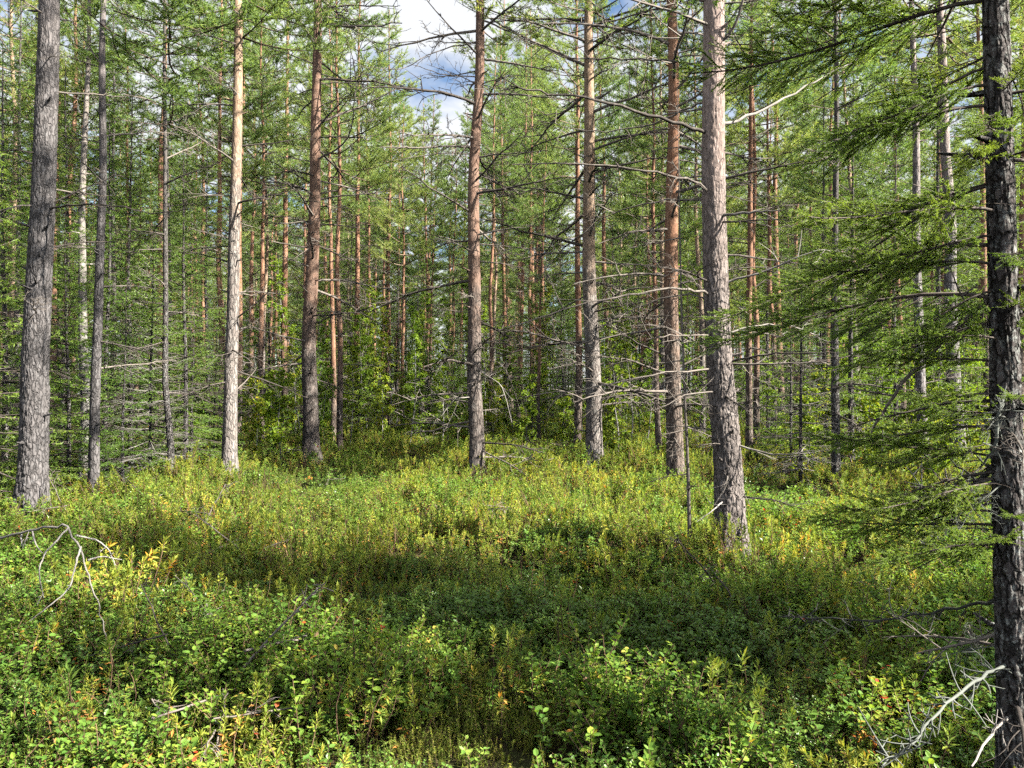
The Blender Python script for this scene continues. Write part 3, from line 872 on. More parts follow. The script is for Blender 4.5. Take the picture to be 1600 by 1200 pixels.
near_tree('pine with pale grey lower trunk turning orange above', 928, 715, 922, 0.150, 16, 209, M_PINE, plate=0.010, sides=56, crown=0, zc=8.5, nbranch=46, zb=(1, 9), bl=(0.7, 2.0), paths=[
    ([(925, 250), (880, 230, -0.3), (840, 180, -0.6)], 0.017, DD, 6),
    ([(925, 255), (960, 240, -0.3), (985, 190, -0.6)], 0.016, DD, 5),
    ([(928, 285), (890, 275, -0.3), (850, 292, -0.5)], 0.016, DD, 5),
])
near_tree('pine with orange upper bark behind the stout pine', 1055, 738, 1053, 0.126, 15.5, 210, M_PINE_RED, plate=0.010, sides=56, crown=3, zc=8, nbranch=40, zb=(0.8, 8), bl=(0.6, 1.8))
near_tree('dead grey sapling stem standing in front of the orange pine', 1078, 842, 1062, 0.017, 4.2, 211, M_DEAD, d=6.5, plate=0, sides=8, dz=0.1, crown=None, nbranch=14, zb=(0.5, 4), bl=(0.15, 0.4), name='dead_sapling', stubs=0, wig=0.2, group='dead saplings')
near_tree('slim reddish pine close behind the stout pine', 1170, 694, 1173, 0.075, 15, 212, M_PINE_RED, d=15.8, plate=0.006, sides=30, dz=0.04, crown=2, zc=8, nbranch=14, bl=(0.5, 1.0))
near_tree('slim dark trunk wrapped in spruce twigs beyond the stout pine', 1306, 742, 1303, 0.066, 12, 213, M_SPRUCE, plate=0.005, sides=30, dz=0.04, crown=4, zc=6, nbranch=22, zb=(0.4, 6), bl=(0.4, 0.9))
near_tree('grey pine left of the pair beside the lichened spruce', 1443, 725, 1430, 0.090, 14, 214, M_PINE_GREY, plate=0.007, sides=36, dz=0.03, crown=3, zc=7, nbranch=14, bl=(0.4, 0.9))
near_tree('thicker grey pine right of the pair beside the lichened spruce', 1498, 721, 1474, 0.122, 15, 215, M_PINE_GREY, plate=0.009, sides=44, dz=0.03, crown=0, zc=7.5, nbranch=14, bl=(0.4, 0.9))
near_tree('red barked pine nearest the lichened spruce', 1545, 700, 1534, 0.078, 14, 216, M_PINE_RED, plate=0.006, sides=30, dz=0.04, crown=1, zc=7, nbranch=10, bl=(0.4, 0.9))

# ---------------------------------------------------------------- the lichened spruce at the right edge
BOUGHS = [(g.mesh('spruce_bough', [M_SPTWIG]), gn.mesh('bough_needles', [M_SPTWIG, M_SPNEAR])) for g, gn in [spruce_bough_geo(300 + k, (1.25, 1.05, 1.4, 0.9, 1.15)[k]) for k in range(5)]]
LICHB = [dead_branch_geo(340 + k, 1.0, (0.25, 0.1, 0.35)[k], 12, r=0.008, fine=2).mesh('lichened_branch', [M_LICHEN]) for k in range(3)]
def near_spruce():
    d = 2.62; X = (1588 - CX) / FPX * d; H = 9.5; seed = 221
    lean = math.atan2((1564 - 1588) / FPX * d, 3.0)
    loc = (X, d, float(gh(X, d)) - 0.03)
    t = thing('spruce_tree', 'lichen-flecked spruce at the right edge with drooping boughs', 'tree', loc, (0, lean, 0))
    g = trunk_geo(seed, H, 0.055, 0.06, 90, 0.009, 0.008, 0.020, 24, ztop=3.3)
    obj('trunk', g.mesh('trunk', [M_SPRUCE]), t)
    rs = np.random.RandomState(5)
    # (height, azimuth degrees with 180 = to the left, tilt down, scale, kind)
    for z, an, dn, sc in [(2.7, 285, 8, 0.55), (2.2, 300, 8, 0.55), (1.9, 278, 8, 0.5), (3.0, 262, 8, 0.55), (1.05, 172, -4, 0.85), (1.0, 158, -4, 0.8), (0.9, 180, -4, 0.7), (2.35, 188, 12, 1.0), (2.7, 205, 10, 0.9), (3.05, 176, 8, 1.0), (1.5, 200, 6, 0.7), (1.35, 178, 8, 0.8), (1.75, 160, 10, 0.9), (1.6, 190, 6, 0.8), (1.85, 205, 10, 0.8), (2.2, 170, 8, 1.0), (2.05, 150, 8, 1.0), (1.15, 170, 2, 0.9), (0.9, 190, -4, 0.6), (3.45, 172, 12, 1.0), (3.15, 150, 22, 1.0), (2.95, 185, 20, 1.0), (2.8, 225, 15, 0.8),
                          (2.6, 168, 22, 1.0), (2.45, 198, 24, 0.95), (2.3, 155, 20, 0.9), (2.25, 240, 10, 0.6), (3.6, 190, 15, 1.1),
                          (3.75, 160, 20, 1.1), (4.1, 178, 24, 1.2), (2.1, 182, 26, 0.8), (1.95, 120, 16, 0.9), (2.6, 110, 10, 1.0), (3.2, 100, 10, 1.0),
                          (1.45, 165, 14, 0.72), (1.3, 140, 6, 0.85), (1.2, 185, 2, 0.62), (1.05, 250, 2, 0.35), (0.95, 215, -6, 0.4), (1.6, 255, 0, 0.4), (2.0, 265, -4, 0.4),
                          (2.7, 20, 15, 1.0), (3.3, 50, 15, 1.0), (3.0, 330, 10, 0.8), (3.6, 290, 10, 0.7), (2.0, 60, 10, 0.8)]:
        z = 1.6 + (z - 1.6) * 0.77; sc *= 0.78
        M = Matrix.Translation((0, 0, z)) @ Euler((R(rs.uniform(-25, 25)), R(dn * 0.6 - 12 + rs.uniform(-10, 10)), R(an + rs.uniform(-12, 12)))).to_matrix().to_4x4() @ Matrix.Scale(sc * rs.uniform(0.62, 1.0), 4)
        pair = BOUGHS[rs.randint(5)]
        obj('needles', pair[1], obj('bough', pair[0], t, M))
    for k in range(17):
        z = rs.uniform(0.5, 1.9)
        M = Matrix.Translation((0, 0, z)) @ Euler((rs.uniform(-0.5, 0.5), R(rs.uniform(-5, 25)), R(rs.uniform(90, 250)))).to_matrix().to_4x4() @ Matrix.Scale(rs.uniform(0.22, 0.55), 4)
        obj('branch', (LICHB + DEADM[:3])[rs.randint(6)], t, M)
    Minv = (Matrix.Translation(loc) @ Euler((0, lean, 0)).to_matrix().to_4x4()).inverted()
    for k, (pts, r, mat, tw, tl) in enumerate([
        ([(1580, 1030), (1535, 1055, -0.1), (1480, 1090, -0.25), (1430, 1150, -0.4), (1375, 1195, -0.5)], 0.0055, M_LICHEN, 40, 0.10),
        ([(1580, 1110), (1550, 1140, -0.1), (1515, 1195, -0.25)], 0.006, M_PALE, 5, 0.1),
        ([(1575, 930), (1520, 945, 0.2), (1440, 960, 0.4), (1370, 968, 0.6), (1290, 966, 0.7), (1215, 962, 0.9)], 0.0055, M_LICHEN, 30, 0.14),
        ([(1575, 985), (1500, 1005, 0.1), (1430, 1020, 0.2)], 0.006, M_DEAD, 6, 0.15),
        ([(1575, 440), (1530, 480, 0.1), (1450, 555, 0.3), (1380, 640, 0.5), (1350, 700, 0.6)], 0.012, M_DEAD, 12, 0.25),
        ([(1575, 700), (1540, 745, 0.1), (1480, 780, 0.3), (1420, 800, 0.5)], 0.012, M_LICHEN, 14, 0.2),
        ([(1575, 600), (1560, 640, -0.1), (1555, 700, -0.1), (1530, 730, 0.0)], 0.008, M_LICHEN, 8, 0.12)]):
        P = [Minv @ world_at(p[0], p[1], d + (p[2] if len(p) > 2 else 0)) for p in pts]
        obj('branch', path_branch_geo(P, r, 900 + k, 0, tw, tl).mesh('branch', [mat]), t)
    p = SPRUCES[2]
    obj('crown', p.crown, t, Matrix.Translation((0, 0, 2.7)) @ Matrix.Diagonal((0.75, 0.75, 0.66, 1)))
near_spruce()

# ---------------------------------------------------------------- the stand behind
def place_pine(p, x, y, rz, s, label, group, parts=True):
    rr = random.Random(int(x * 1000 + y * 77))
    t = thing('pine_tree', label, 'tree', (x, y, float(gh(x, y)) - 0.03), (R(rr.uniform(-1.6, 1.6)), R(rr.uniform(-1.6, 1.6)), rz), s, group)
    obj('trunk', p.trunk, t)
    obj('crown', p.crown, t)
    if parts:
        for i, M in p.dead:
            obj('branch', DEADM[i % len(DEADM)], t, M)
    else:
        tag(obj('dead_branches', p.deadall, t), kind='stuff')
    return t
def place_spruce(p, x, y, rz, s, label, group=None):
    t = thing('spruce_tree', label, 'tree', (x, y, float(gh(x, y)) - 0.03), (0, 0, rz), s, group)
    obj('trunk', p.trunk, t); obj('crown', p.crown, t)
    return t
def place_birch(b, x, y, rz, s, label, group=None):
    t = thing('birch_sapling', label, 'tree', (x, y, float(gh(x, y)) - 0.03), (0, 0, rz), s, group)
    obj('stem', b.stem, t); obj('crown', b.leaf, t)
    return t

ZONES = [(-999, 40, 'left of thick grey pine'), (40, 250, 'between thick grey pine and slim dark pine'), (250, 360, 'between slim dark pine and sunlit pale pine'),
         (360, 486, 'between sunlit pale pine and dark reddish pine'), (486, 610, 'just right of dark reddish pine'), (610, 745, 'just left of bristly middle pine'),
         (745, 925, 'between bristly pine and grey-orange pine'), (925, 1055, 'between grey-orange pine and orange pine'),
         (1055, 1140, 'between orange pine and stout pine'), (1140, 1310, 'right of stout pine'), (1310, 1500, 'behind boughs of lichened spruce'), (1500, 2600, 'behind lichened spruce trunk')]
def zone(px):
    for a, b, s in ZONES:
        if a <= px < b: return s
    return ZONES[-1][2]

PLACED = [((50 - CX) / FPX * 8, 8.0)]
# trunks one can pick out in the photograph: pixel x, distance, proto, scale
MID = [(20, 17, 0, .9), (100, 19, 2, .9), (205, 21, 1, .95), (252, 20, 2, 1.0), (322, 22, 1, 1.0), (344, 17.5, 1, .95), (412, 25, 3, .95), (446, 22.5, 2, 1.0), (472, 24, 1, .95),
       (531, 18, 1, .95), (560, 25, 2, 1.0), (578, 28, 1, 1.0), (604, 27, 2, .95), (621, 31, 1, 1.0), (672, 29, 1, .92), (764, 24, 1, .95), (828, 25, 1, .95), (842, 21, 4, .8),
       (902, 20.5, 2, .95), (1030, 15, 4, .9), (1098, 21, 3, .95), (1112, 27, 2, 1.0), (1182, 18, 1, .95), (1222, 23, 2, 1.0), (1262, 26, 1, 1.0), (1345, 20, 3, .95), (1384, 24, 1, 1.0), (1412, 28, 2, .95), (1590, 17, 2, 1.0)]
MID += [(952, 28, 2, 1.0), (968, 36, 0, 1.1), (985, 32, 0, 1.05), (1003, 38, 2, 1.1), (1016, 29, 1, 1.1), (1290, 30, 2, 1.1), (1325, 34, 0, 1.1), (1245, 33, 2, 1.1), (390, 30, 2, 1.0), (428, 33, 1, 1.05), (516, 32, 2, 1.0), (545, 35, 0, 1.0)]
random.seed(4)
MID.sort()
ORD = ('leftmost', 'second from left', 'third from left', 'fourth from left', 'fifth from left', 'sixth from left', 'seventh from left', 'eighth from left', 'ninth from left', 'tenth from left')
seen = {}
for k, (px, d, i, s) in enumerate(MID):
    x = (px - CX) / FPX * d
    PLACED.append((x, d))
    seen[zone(px)] = seen.get(zone(px), -1) + 1
    place_pine(PINES[i], x, d, random.uniform(0, 6.28), s, ORD[seen[zone(px)]] + ' of second-rank pines ' + zone(px), 'second rank pines')
rr = random.Random(8)
n = 0; tries = 0
while n < 125 and tries < 9000:
    tries += 1
    d = 19 + 31 * rr.random() ** 0.75
    px = rr.uniform(-120, 1720)
    x = (px - CX) / FPX * d
    if any((x - a) ** 2 + (d - b) ** 2 < 1.5 ** 2 for a, b in PLACED): continue
    i = rr.choice([0, 1, 2, 3, 4, 1, 2, 4])
    s = rr.uniform(0.85, 1.05)
    gap = 575 < px < 745 or 790 < px < 905
    if gap:                                   # lower trees under the open sky
        if d < 24: continue
        top = rr.uniform(130, 260) if px < 745 else rr.uniform(0, 120)
        i = rr.choice([1, 4, 4]); s = (CAMH + (HY - top) * d / FPX) / PINES[i].H
        if s > 1.25: i = 2; s = (CAMH + (HY - top) * d / FPX) / PINES[i].H
    PLACED.append((x, d)); n += 1
    place_pine(PINES[i], x, d, rr.uniform(0, 6.28), s, 'slim pine in the dense far stand ' + zone(px), 'far stand pines ' + zone(px), False)

# young spruces and birches under the pines
SPR = [(-25, 8.9, 1, 1.15), (108, 10.6, 1, 1.0), (60, 10.2, 0, .9), (165, 12.2, 0, .85), (192, 10.9, 1, .75), (235, 11.4, 4, .75), (205, 12.6, 0, .9), (300, 13.2, 1, .8), (290, 12.6, 0, .8), (325, 15.5, 0, .9), (335, 14, 1, .7), (1250, 12, 4, .8), (8, 10.5, 0, .9), (100, 12.5, 0, .95), (205, 13.5, 1, 1.0), (262, 14.5, 0, .9), (305, 16.5, 1, .8), (175, 17, 2, 1.0), (30, 15, 2, .95), (90, 22, 2, 1.1),
       (700, 21, 1, .8), (655, 24, 0, .85), (880, 22, 0, .8), (790, 26, 0, .9), (1235, 15, 1, .9), (1330, 13.5, 0, .95), (1400, 15.5, 0, 1.0), (1470, 18, 2, 1.0), (1570, 11, 0, 1.0), (1290, 19, 2, .9), (1200, 21, 0, 1.0),
       (620, 27, 0, 1.0), (960, 24, 0, .9), (1000, 26, 0, 1.0), (740, 28, 2, .8), (1130, 25, 2, .9), (420, 26, 0, .9), (560, 22, 3, 1.1), (300, 21, 0, 1.0)]
BIR = [(505, 17.5, 1, 1.0), (545, 19, 0, .85), (600, 20, 1, 1.1), (640, 19, 0, .9), (655, 22, 2, .8), (690, 20.5, 0, .9), (575, 22, 0, 1.1), (710, 24, 2, .9), (820, 19.5, 1, 1.0), (850, 22, 0, .9), (800, 22, 0, 1.1),
       (965, 17, 0, .95), (985, 20, 2, .8), (1010, 18, 0, .9), (945, 15.5, 3, 1.0), (880, 19, 3, 1.1), (400, 15, 3, 1.2), (440, 14.5, 3, 1.3), (425, 17, 1, .8), (310, 14, 3, 1.0), (470, 20, 0, .9),
       (1440, 11.5, 3, 1.1), (1420, 14, 1, 1.0), (1260, 13, 3, 1.1), (1360, 11.5, 3, 1.0), (1530, 12.5, 3, 1.1), (1100, 17, 1, .9), (1215, 17, 1, 1.0), (770, 21, 1, .9), (730, 22, 1, 1.0), (910, 24, 2, .9), (1040, 22, 2, .9), (1375, 15, 1, 1.1), (1465, 14, 1, 1.1), (1400, 17, 0, 1.0), (1515, 16, 0, 1.0), (1340, 17, 0, 1.0), (1285, 14.5, 3, 1.3), (1480, 12, 3, 1.2),
       (610, 24, 2, .9), (560, 26, 2, .9), (670, 26, 2, 1.0), (760, 25, 2, .9), (840, 26, 2, .9), (980, 25, 2, .9), (500, 24, 2, .8)]
def placed_names(rows, sizes):
    """labels by size and neighbours, with a count from the left where several would share one"""
    key = [(sizes[i], zone(px)) for px, d, i, sc in rows]
    out = []
    for n_, kk in enumerate(key):
        same = sorted(j for j in range(len(rows)) if key[j] == kk)
        if len(same) == 1: out.append('')
        else: out.append(ORD[sorted(same, key=lambda j: rows[j][0]).index(n_)] + ' ')
    return out
SIZES = ('slender', 'bushy young', 'tall', 'tiny', 'dead grey twiggy')
for (px, d, i, s), o in zip(SPR, placed_names(SPR, SIZES)):
    place_spruce(SPRUCES[i], (px - CX) / FPX * d, d, rr.uniform(0, 6.28), s, f'{o}{SIZES[i]} spruce {zone(px)}', 'young spruces under the pines')
SIZES = ('slim leafy', 'low leafy', 'tall thin', 'knee-high bushy')
for (px, d, i, s), o in zip(BIR, placed_names(BIR, SIZES)):
    place_birch(BIRCHES[i], (px - CX) / FPX * d, d, rr.uniform(0, 6.28), s, f'{o}{SIZES[i]} birch sapling {zone(px)}', 'birch saplings under the pines')

# ---------------------------------------------------------------- instanced stuff
PROTOS = bpy.data.collections.new('plant_sources')     # not linked to the scene
def source(name, me):
    o = bpy.data.objects.new(name, me); PROTOS_CUR.objects.link(o); return o

def scatter(name, coll, pts, idx, rot, scl, label, cat=None):
    me = bpy.data.meshes.new(name)
    me.vertices.add(len(pts)); me.vertices.foreach_set('co', np.asarray(pts, np.float32).ravel())
    a = me.attributes.new('pick', 'INT', 'POINT'); a.data.foreach_set('value', np.asarray(idx, np.int32))
    a = me.attributes.new('turn', 'FLOAT_VECTOR', 'POINT'); a.data.foreach_set('vector', np.asarray(rot, np.float32).ravel())
    a = me.attributes.new('size', 'FLOAT', 'POINT'); a.data.foreach_set('value', np.asarray(scl, np.float32))
    o = obj(name, me)
    ng = bpy.data.node_groups.new(name, 'GeometryNodeTree')
    ng.interface.new_socket('Geometry', in_out='INPUT', socket_type='NodeSocketGeometry')
    ng.interface.new_socket('Geometry', in_out='OUTPUT', socket_type='NodeSocketGeometry')
    n, l = ng.nodes, ng.links
    gi = n.new('NodeGroupInput'); go = n.new('NodeGroupOutput')
    ci = n.new('GeometryNodeCollectionInfo'); ci.inputs['Collection'].default_value = coll
    ci.inputs['Separate Children'].default_value = True; ci.inputs['Reset Children'].default_value = True
    ip = n.new('GeometryNodeInstanceOnPoints'); ip.inputs['Pick Instance'].default_value = True
    def attr(nm, ty):
        x = n.new('GeometryNodeInputNamedAttribute'); x.data_type = ty; x.inputs['Name'].default_value = nm
        return x.outputs['Attribute']
    er = n.new('FunctionNodeEulerToRotation')
    l.new(attr('turn', 'FLOAT_VECTOR'), er.inputs[0])
    l.new(gi.outputs[0], ip.inputs['Points']); l.new(ci.outputs[0], ip.inputs['Instance'])
    l.new(attr('pick', 'INT'), ip.inputs['Instance Index'])
    l.new(er.outputs[0], ip.inputs['Rotation'])
    l.new(attr('size', 'FLOAT'), ip.inputs['Scale'])
    l.new(ip.outputs[0], go.inputs[0])
    md = o.modifiers.new('scatter', 'NODES'); md.node_group = ng
    tag(o, label, cat, kind='stuff')
    return o

FLANK_THIN = 0.78
# the wood farther off and round about (too deep to tell stems apart)
WOODC = bpy.data.collections.new('wood_sources')
for k, p in enumerate(PINES):
    me = p.full.mesh('far_pine', [p.bark, M_TWIG, M_NEEDLE, M_DEAD])
    WOODC.objects.link(bpy.data.objects.new(f'far_tree_{k}', me))
for k, p in enumerate(SPRUCES[:4]):
    me = p.full.mesh('far_spruce', [M_SPRUCE, M_SPTWIG, M_SPNEED])
    WOODC.objects.link(bpy.data.objects.new(f'far_tree_{5 + k}', me))
UNDERC = bpy.data.collections.new('thicket_sources')
for k, b in enumerate(BIRCHES):
    UNDERC.objects.link(bpy.data.objects.new(f'thicket_{k}', b.full.mesh('far_birch', [M_BIRCH, M_BIRLEAF])))
for k, p in enumerate(SPRUCES[:4]):
    UNDERC.objects.link(bpy.data.objects.new(f'thicket_{4 + k}', p.full.mesh('far_spruce', [M_SPRUCE, M_SPTWIG, M_SPNEED])))
def build_wood():
    rs = np.random.RandomState(17)
    pts, idx, rot, scl = [], [], [], []
    def put(x, y, i, s):
        pts.append((x, y, float(gh(x, y)) - 0.05)); idx.append(i); rot.append((rs.uniform(-.03, .03), rs.uniform(-.03, .03), rs.uniform(0, 6.28))); scl.append(s)
    for k in range(760):           # behind
        d = 46 + 56 * rs.rand(); px = rs.uniform(-500, 2100)
        gap = 585 < px < 725
        i = rs.choice([0, 1, 2, 3, 0, 2, 7, 4]); s = rs.uniform(0.95, 1.25)
        if gap:
            i = rs.choice([1, 2, 7]); s = rs.uniform(0.75, 0.98)
        put((px - CX) / FPX * d, d, i, s)
    for k in range(120):           # left flank and behind the camera
        x = -rs.uniform(5, 40); y = rs.uniform(-25, 45)
        if x > -0.74 * y - 2.5 and y > 0: continue
        if math.hypot(x, y) < 6: continue
        put(x, y, rs.choice([0, 1, 2, 3, 4, 5]), rs.uniform(0.85, 1.05))
    for x, y, i in [(7.4, 2.1, 7), (8.7, 2.9, 7), (9.8, 1.0, 7), (10.8, 1.0, 1), (12.6, 0.5, 0), (14.6, -0.3, 2), (11.5, -1.9, 4), (21.0, -2.0, 2), (9.0, -6.0, 1), (23.0, 5.0, 0), (6.5, -8.5, 0)]:  # unseen trees added beside the view to cast shade on the foreground
        put(x, y, i, rs.uniform(0.9, 1.0))
    for k in range(150):           # right flank, the side the sun comes from
        x = rs.uniform(4, 60); y = rs.uniform(-30, 45)
        if x < 0.74 * y + 3.0 and y > 0: continue
        if math.hypot(x, y) < 7: continue
        v = x * math.sin(SUN_AZ) + y * math.cos(SUN_AZ)
        lit = (5.9 < v < 7.6) or (8.3 < v < 12.2)        # strips kept clear of unseen trees so sun reaches the chosen trunks
        if x < 32 and (lit or rs.rand() < FLANK_THIN): continue
        if rs.rand() < 0.5: continue
        put(x, y, rs.choice([0, 1, 2, 3, 4]), rs.uniform(0.85, 1.05))
    scatter('distant_forest', WOODC, pts, idx, rot, scl, 'dense mass of distant pine and spruce wood behind the stand, plus added unseen shade trees', 'forest')
    pts, idx, rot, scl = [], [], [], []
    for k in range(760):
        d = 21 + 50 * rs.rand() ** 0.9; px = rs.uniform(-350, 1950)
        f = float(fbm(px / 150.0, d / 8.0, 61, 2))
        if f < 0.36: continue
        i = rs.choice([0, 2, 2, 2, 4, 5, 4, 6, 6, 7] if d > 30 else [0, 0, 2, 2, 2, 1, 5, 4])
        s = rs.uniform(0.7, 1.15)
        if i == 6: s *= 0.7
        put((px - CX) / FPX * d, d, i, s)
    scatter('understory_thicket', UNDERC, pts, idx, rot, scl, 'thicket of birch and spruce regrowth filling the deep shade under the pines', 'thicket')
build_wood()

# ---------------------------------------------------------------- dwarf shrubs
def ledum_geo(seed, nsh=5, H=0.38, old=0.35):
    rs = np.random.RandomState(seed); gs, gl = Geo(), Geo()
    SP_, SR = [], []; B, D, U, L = [], [], [], []; OB, OD, OU, OL = [], [], [], []
    for k in range(nsh):
        an = rs.uniform(0, 6.28); ln = rs.uniform(0.05, 0.45); h = H * rs.uniform(0.6, 1.1)
        b = np.array([rs.normal() * 0.06, rs.normal() * 0.06, -0.05])
        tip = b + np.array([math.cos(an) * ln * h, math.sin(an) * ln * h, h])
        s = np.linspace(0, 1, 5)[:, None]
        P = b + (tip - b) * s + np.array([math.cos(an), math.sin(an), 0]) * 0.05 * np.sin(s * 3.14)
        SP_.append(P); SR.append(np.linspace(0.0032, 0.0018, 5))
        ax = norm(tip - b)
        nw = rs.randint(14, 22)                      # this year's rosette
        for j in range(nw):
            a = j * 2.4 + rs.uniform(-0.3, 0.3); u = j / nw
            rd = np.array([math.cos(a), math.sin(a), 0])
            el = R(75 - 75 * u + rs.uniform(-12, 12))
            B.append(tip - ax * 0.065 * u); D.append(rd * math.cos(el) + ax * math.sin(el)); U.append(ax); L.append(rs.uniform(0.030, 0.048))
        no = rs.randint(12, 20)
        for j in range(no):                          # last year's leaves below, drooping
            a = j * 2.4 + rs.uniform(-0.4, 0.4); u = rs.uniform(0.08, 0.75)
            rd = np.array([math.cos(a), math.sin(a), 0]); el = R(rs.uniform(-50, 25))
            q = tip + (b - tip) * (0.15 + 0.6 * u)
            dst = (OB, OD, OU, OL) if rs.rand() < old * (u + 0.2) else (B, D, U, L)
            dst[0].append(q); dst[1].append(rd * math.cos(el) + ax * math.sin(el)); dst[2].append(ax); dst[3].append(rs.uniform(0.028, 0.045))
    tubes(gs, np.array(SP_), np.array(SR), 4, 0)
    L = np.array(L)
    leaves(gl, np.array(B), np.array(D), np.array(U), L, L * 0.24 + 0.002, 1)
    if OB:
        OL = np.array(OL); leaves(gl, np.array(OB), np.array(OD), np.array(OU), OL, OL * 0.24 + 0.002, 2)
    return gs, gl

def berry_geo(seed, H=0.2, nst=6, leaf=0.018, wr=0.62, ml=1, spread=0.09, nl=26, flat=0.7):
    rs = np.random.RandomState(seed); gs, gl = Geo(), Geo()
    SP_, SR = [], []; B, D, U, L = [], [], [], []
    for k in range(nst):
        b = np.array([rs.normal() * spread, rs.normal() * spread, -0.04]); an = rs.uniform(0, 6.28)
        h = H * rs.uniform(0.55, 1.15); ln = rs.uniform(0, 0.5)
        tip = b + np.array([math.cos(an) * ln * h, math.sin(an) * ln * h, h])
        segs = [(b, tip)]
        for j in range(rs.randint(1, 4)):
            w = rs.uniform(0.35, 0.8); c = b + (tip - b) * w; a2 = rs.uniform(0, 6.28)
            segs.append((c, c + np.array([math.cos(a2) * 0.6, math.sin(a2) * 0.6, 0.8]) * h * rs.uniform(0.3, 0.5)))
        for (p, q) in segs:
            s = np.linspace(0, 1, 4)[:, None]
            SP_.append(p + (q - p) * s); SR.append(np.linspace(0.0018, 0.0009, 4))
            n = max(4, int(nl * np.linalg.norm(q - p) / H * 0.8))
            for j in range(n):
                u = 0.3 + 0.7 * (j + 0.5) / n; a = j * 2.4 + rs.uniform(-0.5, 0.5)
                el = R(rs.uniform(-10, 50))
                B.append(p + (q - p) * u); D.append(np.array([math.cos(a) * math.cos(el), math.sin(a) * math.cos(el), math.sin(el)]))
                U.append(np.array([rs.normal() * (1 - flat), rs.normal() * (1 - flat), 1.0])); L.append(leaf * rs.uniform(0.65, 1.2))
    tubes(gs, np.array(SP_), np.array(SR), 3, 0)
    L = np.array(L)
    # six-sided oval leaves
    B = np.array(B); D = norm(np.array(D)); n = len(B)
    S = norm(np.cross(D, np.array(U))); N = np.cross(S, D)
    W = (L * wr)[:, None]; Lc = L[:, None]
    V = np.stack([B, B + D * Lc * .3 + S * W * .45 + N * W * .12, B + D * Lc * .68 + S * W * .42 + N * W * .1, B + D * Lc, B + D * Lc * .68 - S * W * .42 + N * W * .1, B + D * Lc * .3 - S * W * .45 + N * W * .12], 1)
    i = np.arange(n)[:, None] * 6
    gl.add(V.reshape(-1, 3), np.concatenate([i + np.array([[0, 1, 2, 3]]), i + np.array([[0, 3, 4, 5]])]), ml, False)
    return gs, gl

def spiky_geo(seed, H=0.16, nst=16, spread=0.07, m=1):
    rs = np.random.RandomState(seed); g = Geo()
    SP_, SR, B, D = [], [], [], []
    for k in range(nst):
        b = np.array([rs.normal() * spread, rs.normal() * spread, -0.04]); an = rs.uniform(0, 6.28); ln = rs.uniform(0, 0.4); h = H * rs.uniform(0.6, 1.15)
        tip = b + np.array([math.cos(an) * ln * h, math.sin(an) * ln * h, h]); s = np.linspace(0, 1, 4)[:, None]
        SP_.append(b + (tip - b) * s); SR.append(np.linspace(0.0015, 0.001, 4))
        n = 60
        w = rs.uniform(0.25, 1.0, (n, 1)); B.append(b + (tip - b) * w); D.append(norm(norm(tip - b) * 0.9 + rs.normal(size=(n, 3)) * 0.6))
    tubes(g, np.array(SP_), np.array(SR), 3, 0)
    B = np.concatenate(B); D = np.concatenate(D)
    needles(g, rs, B, D, rs.uniform(0.010, 0.018, len(B)), 0.0042, m)
    return g

def joined(gs, gl):
    g = Geo(); g.merge(gs); g.merge(gl); return g

LEDC = bpy.data.collections.new('ledum_sources')
LED = [ledum_geo(500 + k, (4, 5, 6, 5, 7, 4)[k], (0.34, 0.42, 0.38, 0.30, 0.46, 0.40)[k]) for k in range(6)]
for k, (a, b) in enumerate(LED):
    LEDC.objects.link(bpy.data.objects.new(f'ledum_{k}', joined(a, b).mesh('labrador_tea', [M_STEM, M_LEDUM, M_LEDOLD])))
BERC = bpy.data.collections.new('berry_sources')
for k in range(8):
    if k < 4: a, b = berry_geo(600 + k, (0.22, 0.27, 0.19, 0.24)[k], 6, 0.0215, 0.64); mats = [M_STEM, M_BILB]
    elif k < 7: a, b = berry_geo(600 + k, 0.15, 7, 0.0185, 0.58, nl=28); mats = [M_STEM, M_LINGON]
    else: a, b = berry_geo(600 + k, 0.2, 3, 0.02, 0.62, nl=9); mats = [M_STEM, M_REDLEAF]
    BERC.objects.link(bpy.data.objects.new(f'berry_{k:02d}', joined(a, b).mesh('berry_shrub', mats)))
for k in range(2):
    g = Geo(); rs0 = np.random.RandomState(660 + k)
    for j in range(3):
        g.merge(dead_branch_geo(670 + k * 5 + j, 0.30, 0.05, 4, r=0.0022), Matrix.Translation((0, 0, 0.10 + 0.05 * j)) @ Euler((0, R(rs0.uniform(-50, 10)), rs0.uniform(0, 6.28))).to_matrix().to_4x4())
    BERC.objects.link(bpy.data.objects.new(f'berry_{10 + k:02d}', g.mesh('dead_sticks', [M_DEAD])))
for k in range(2):
    BERC.objects.link(bpy.data.objects.new(f'berry_{8 + k:02d}', spiky_geo(650 + k).mesh('crowberry', [M_STEM, M_CROW])))

def ring_points(rs, d0, d1, dens, side=1.8):
    A = 0.72 * (d1 ** 2 - d0 ** 2) + 2 * side * (d1 - d0)
    n = int(A * dens)
    d = np.sqrt(rs.uniform(d0 ** 2, d1 ** 2, n))
    x = rs.uniform(-1, 1, n) * (0.72 * d + side)
    return x, d

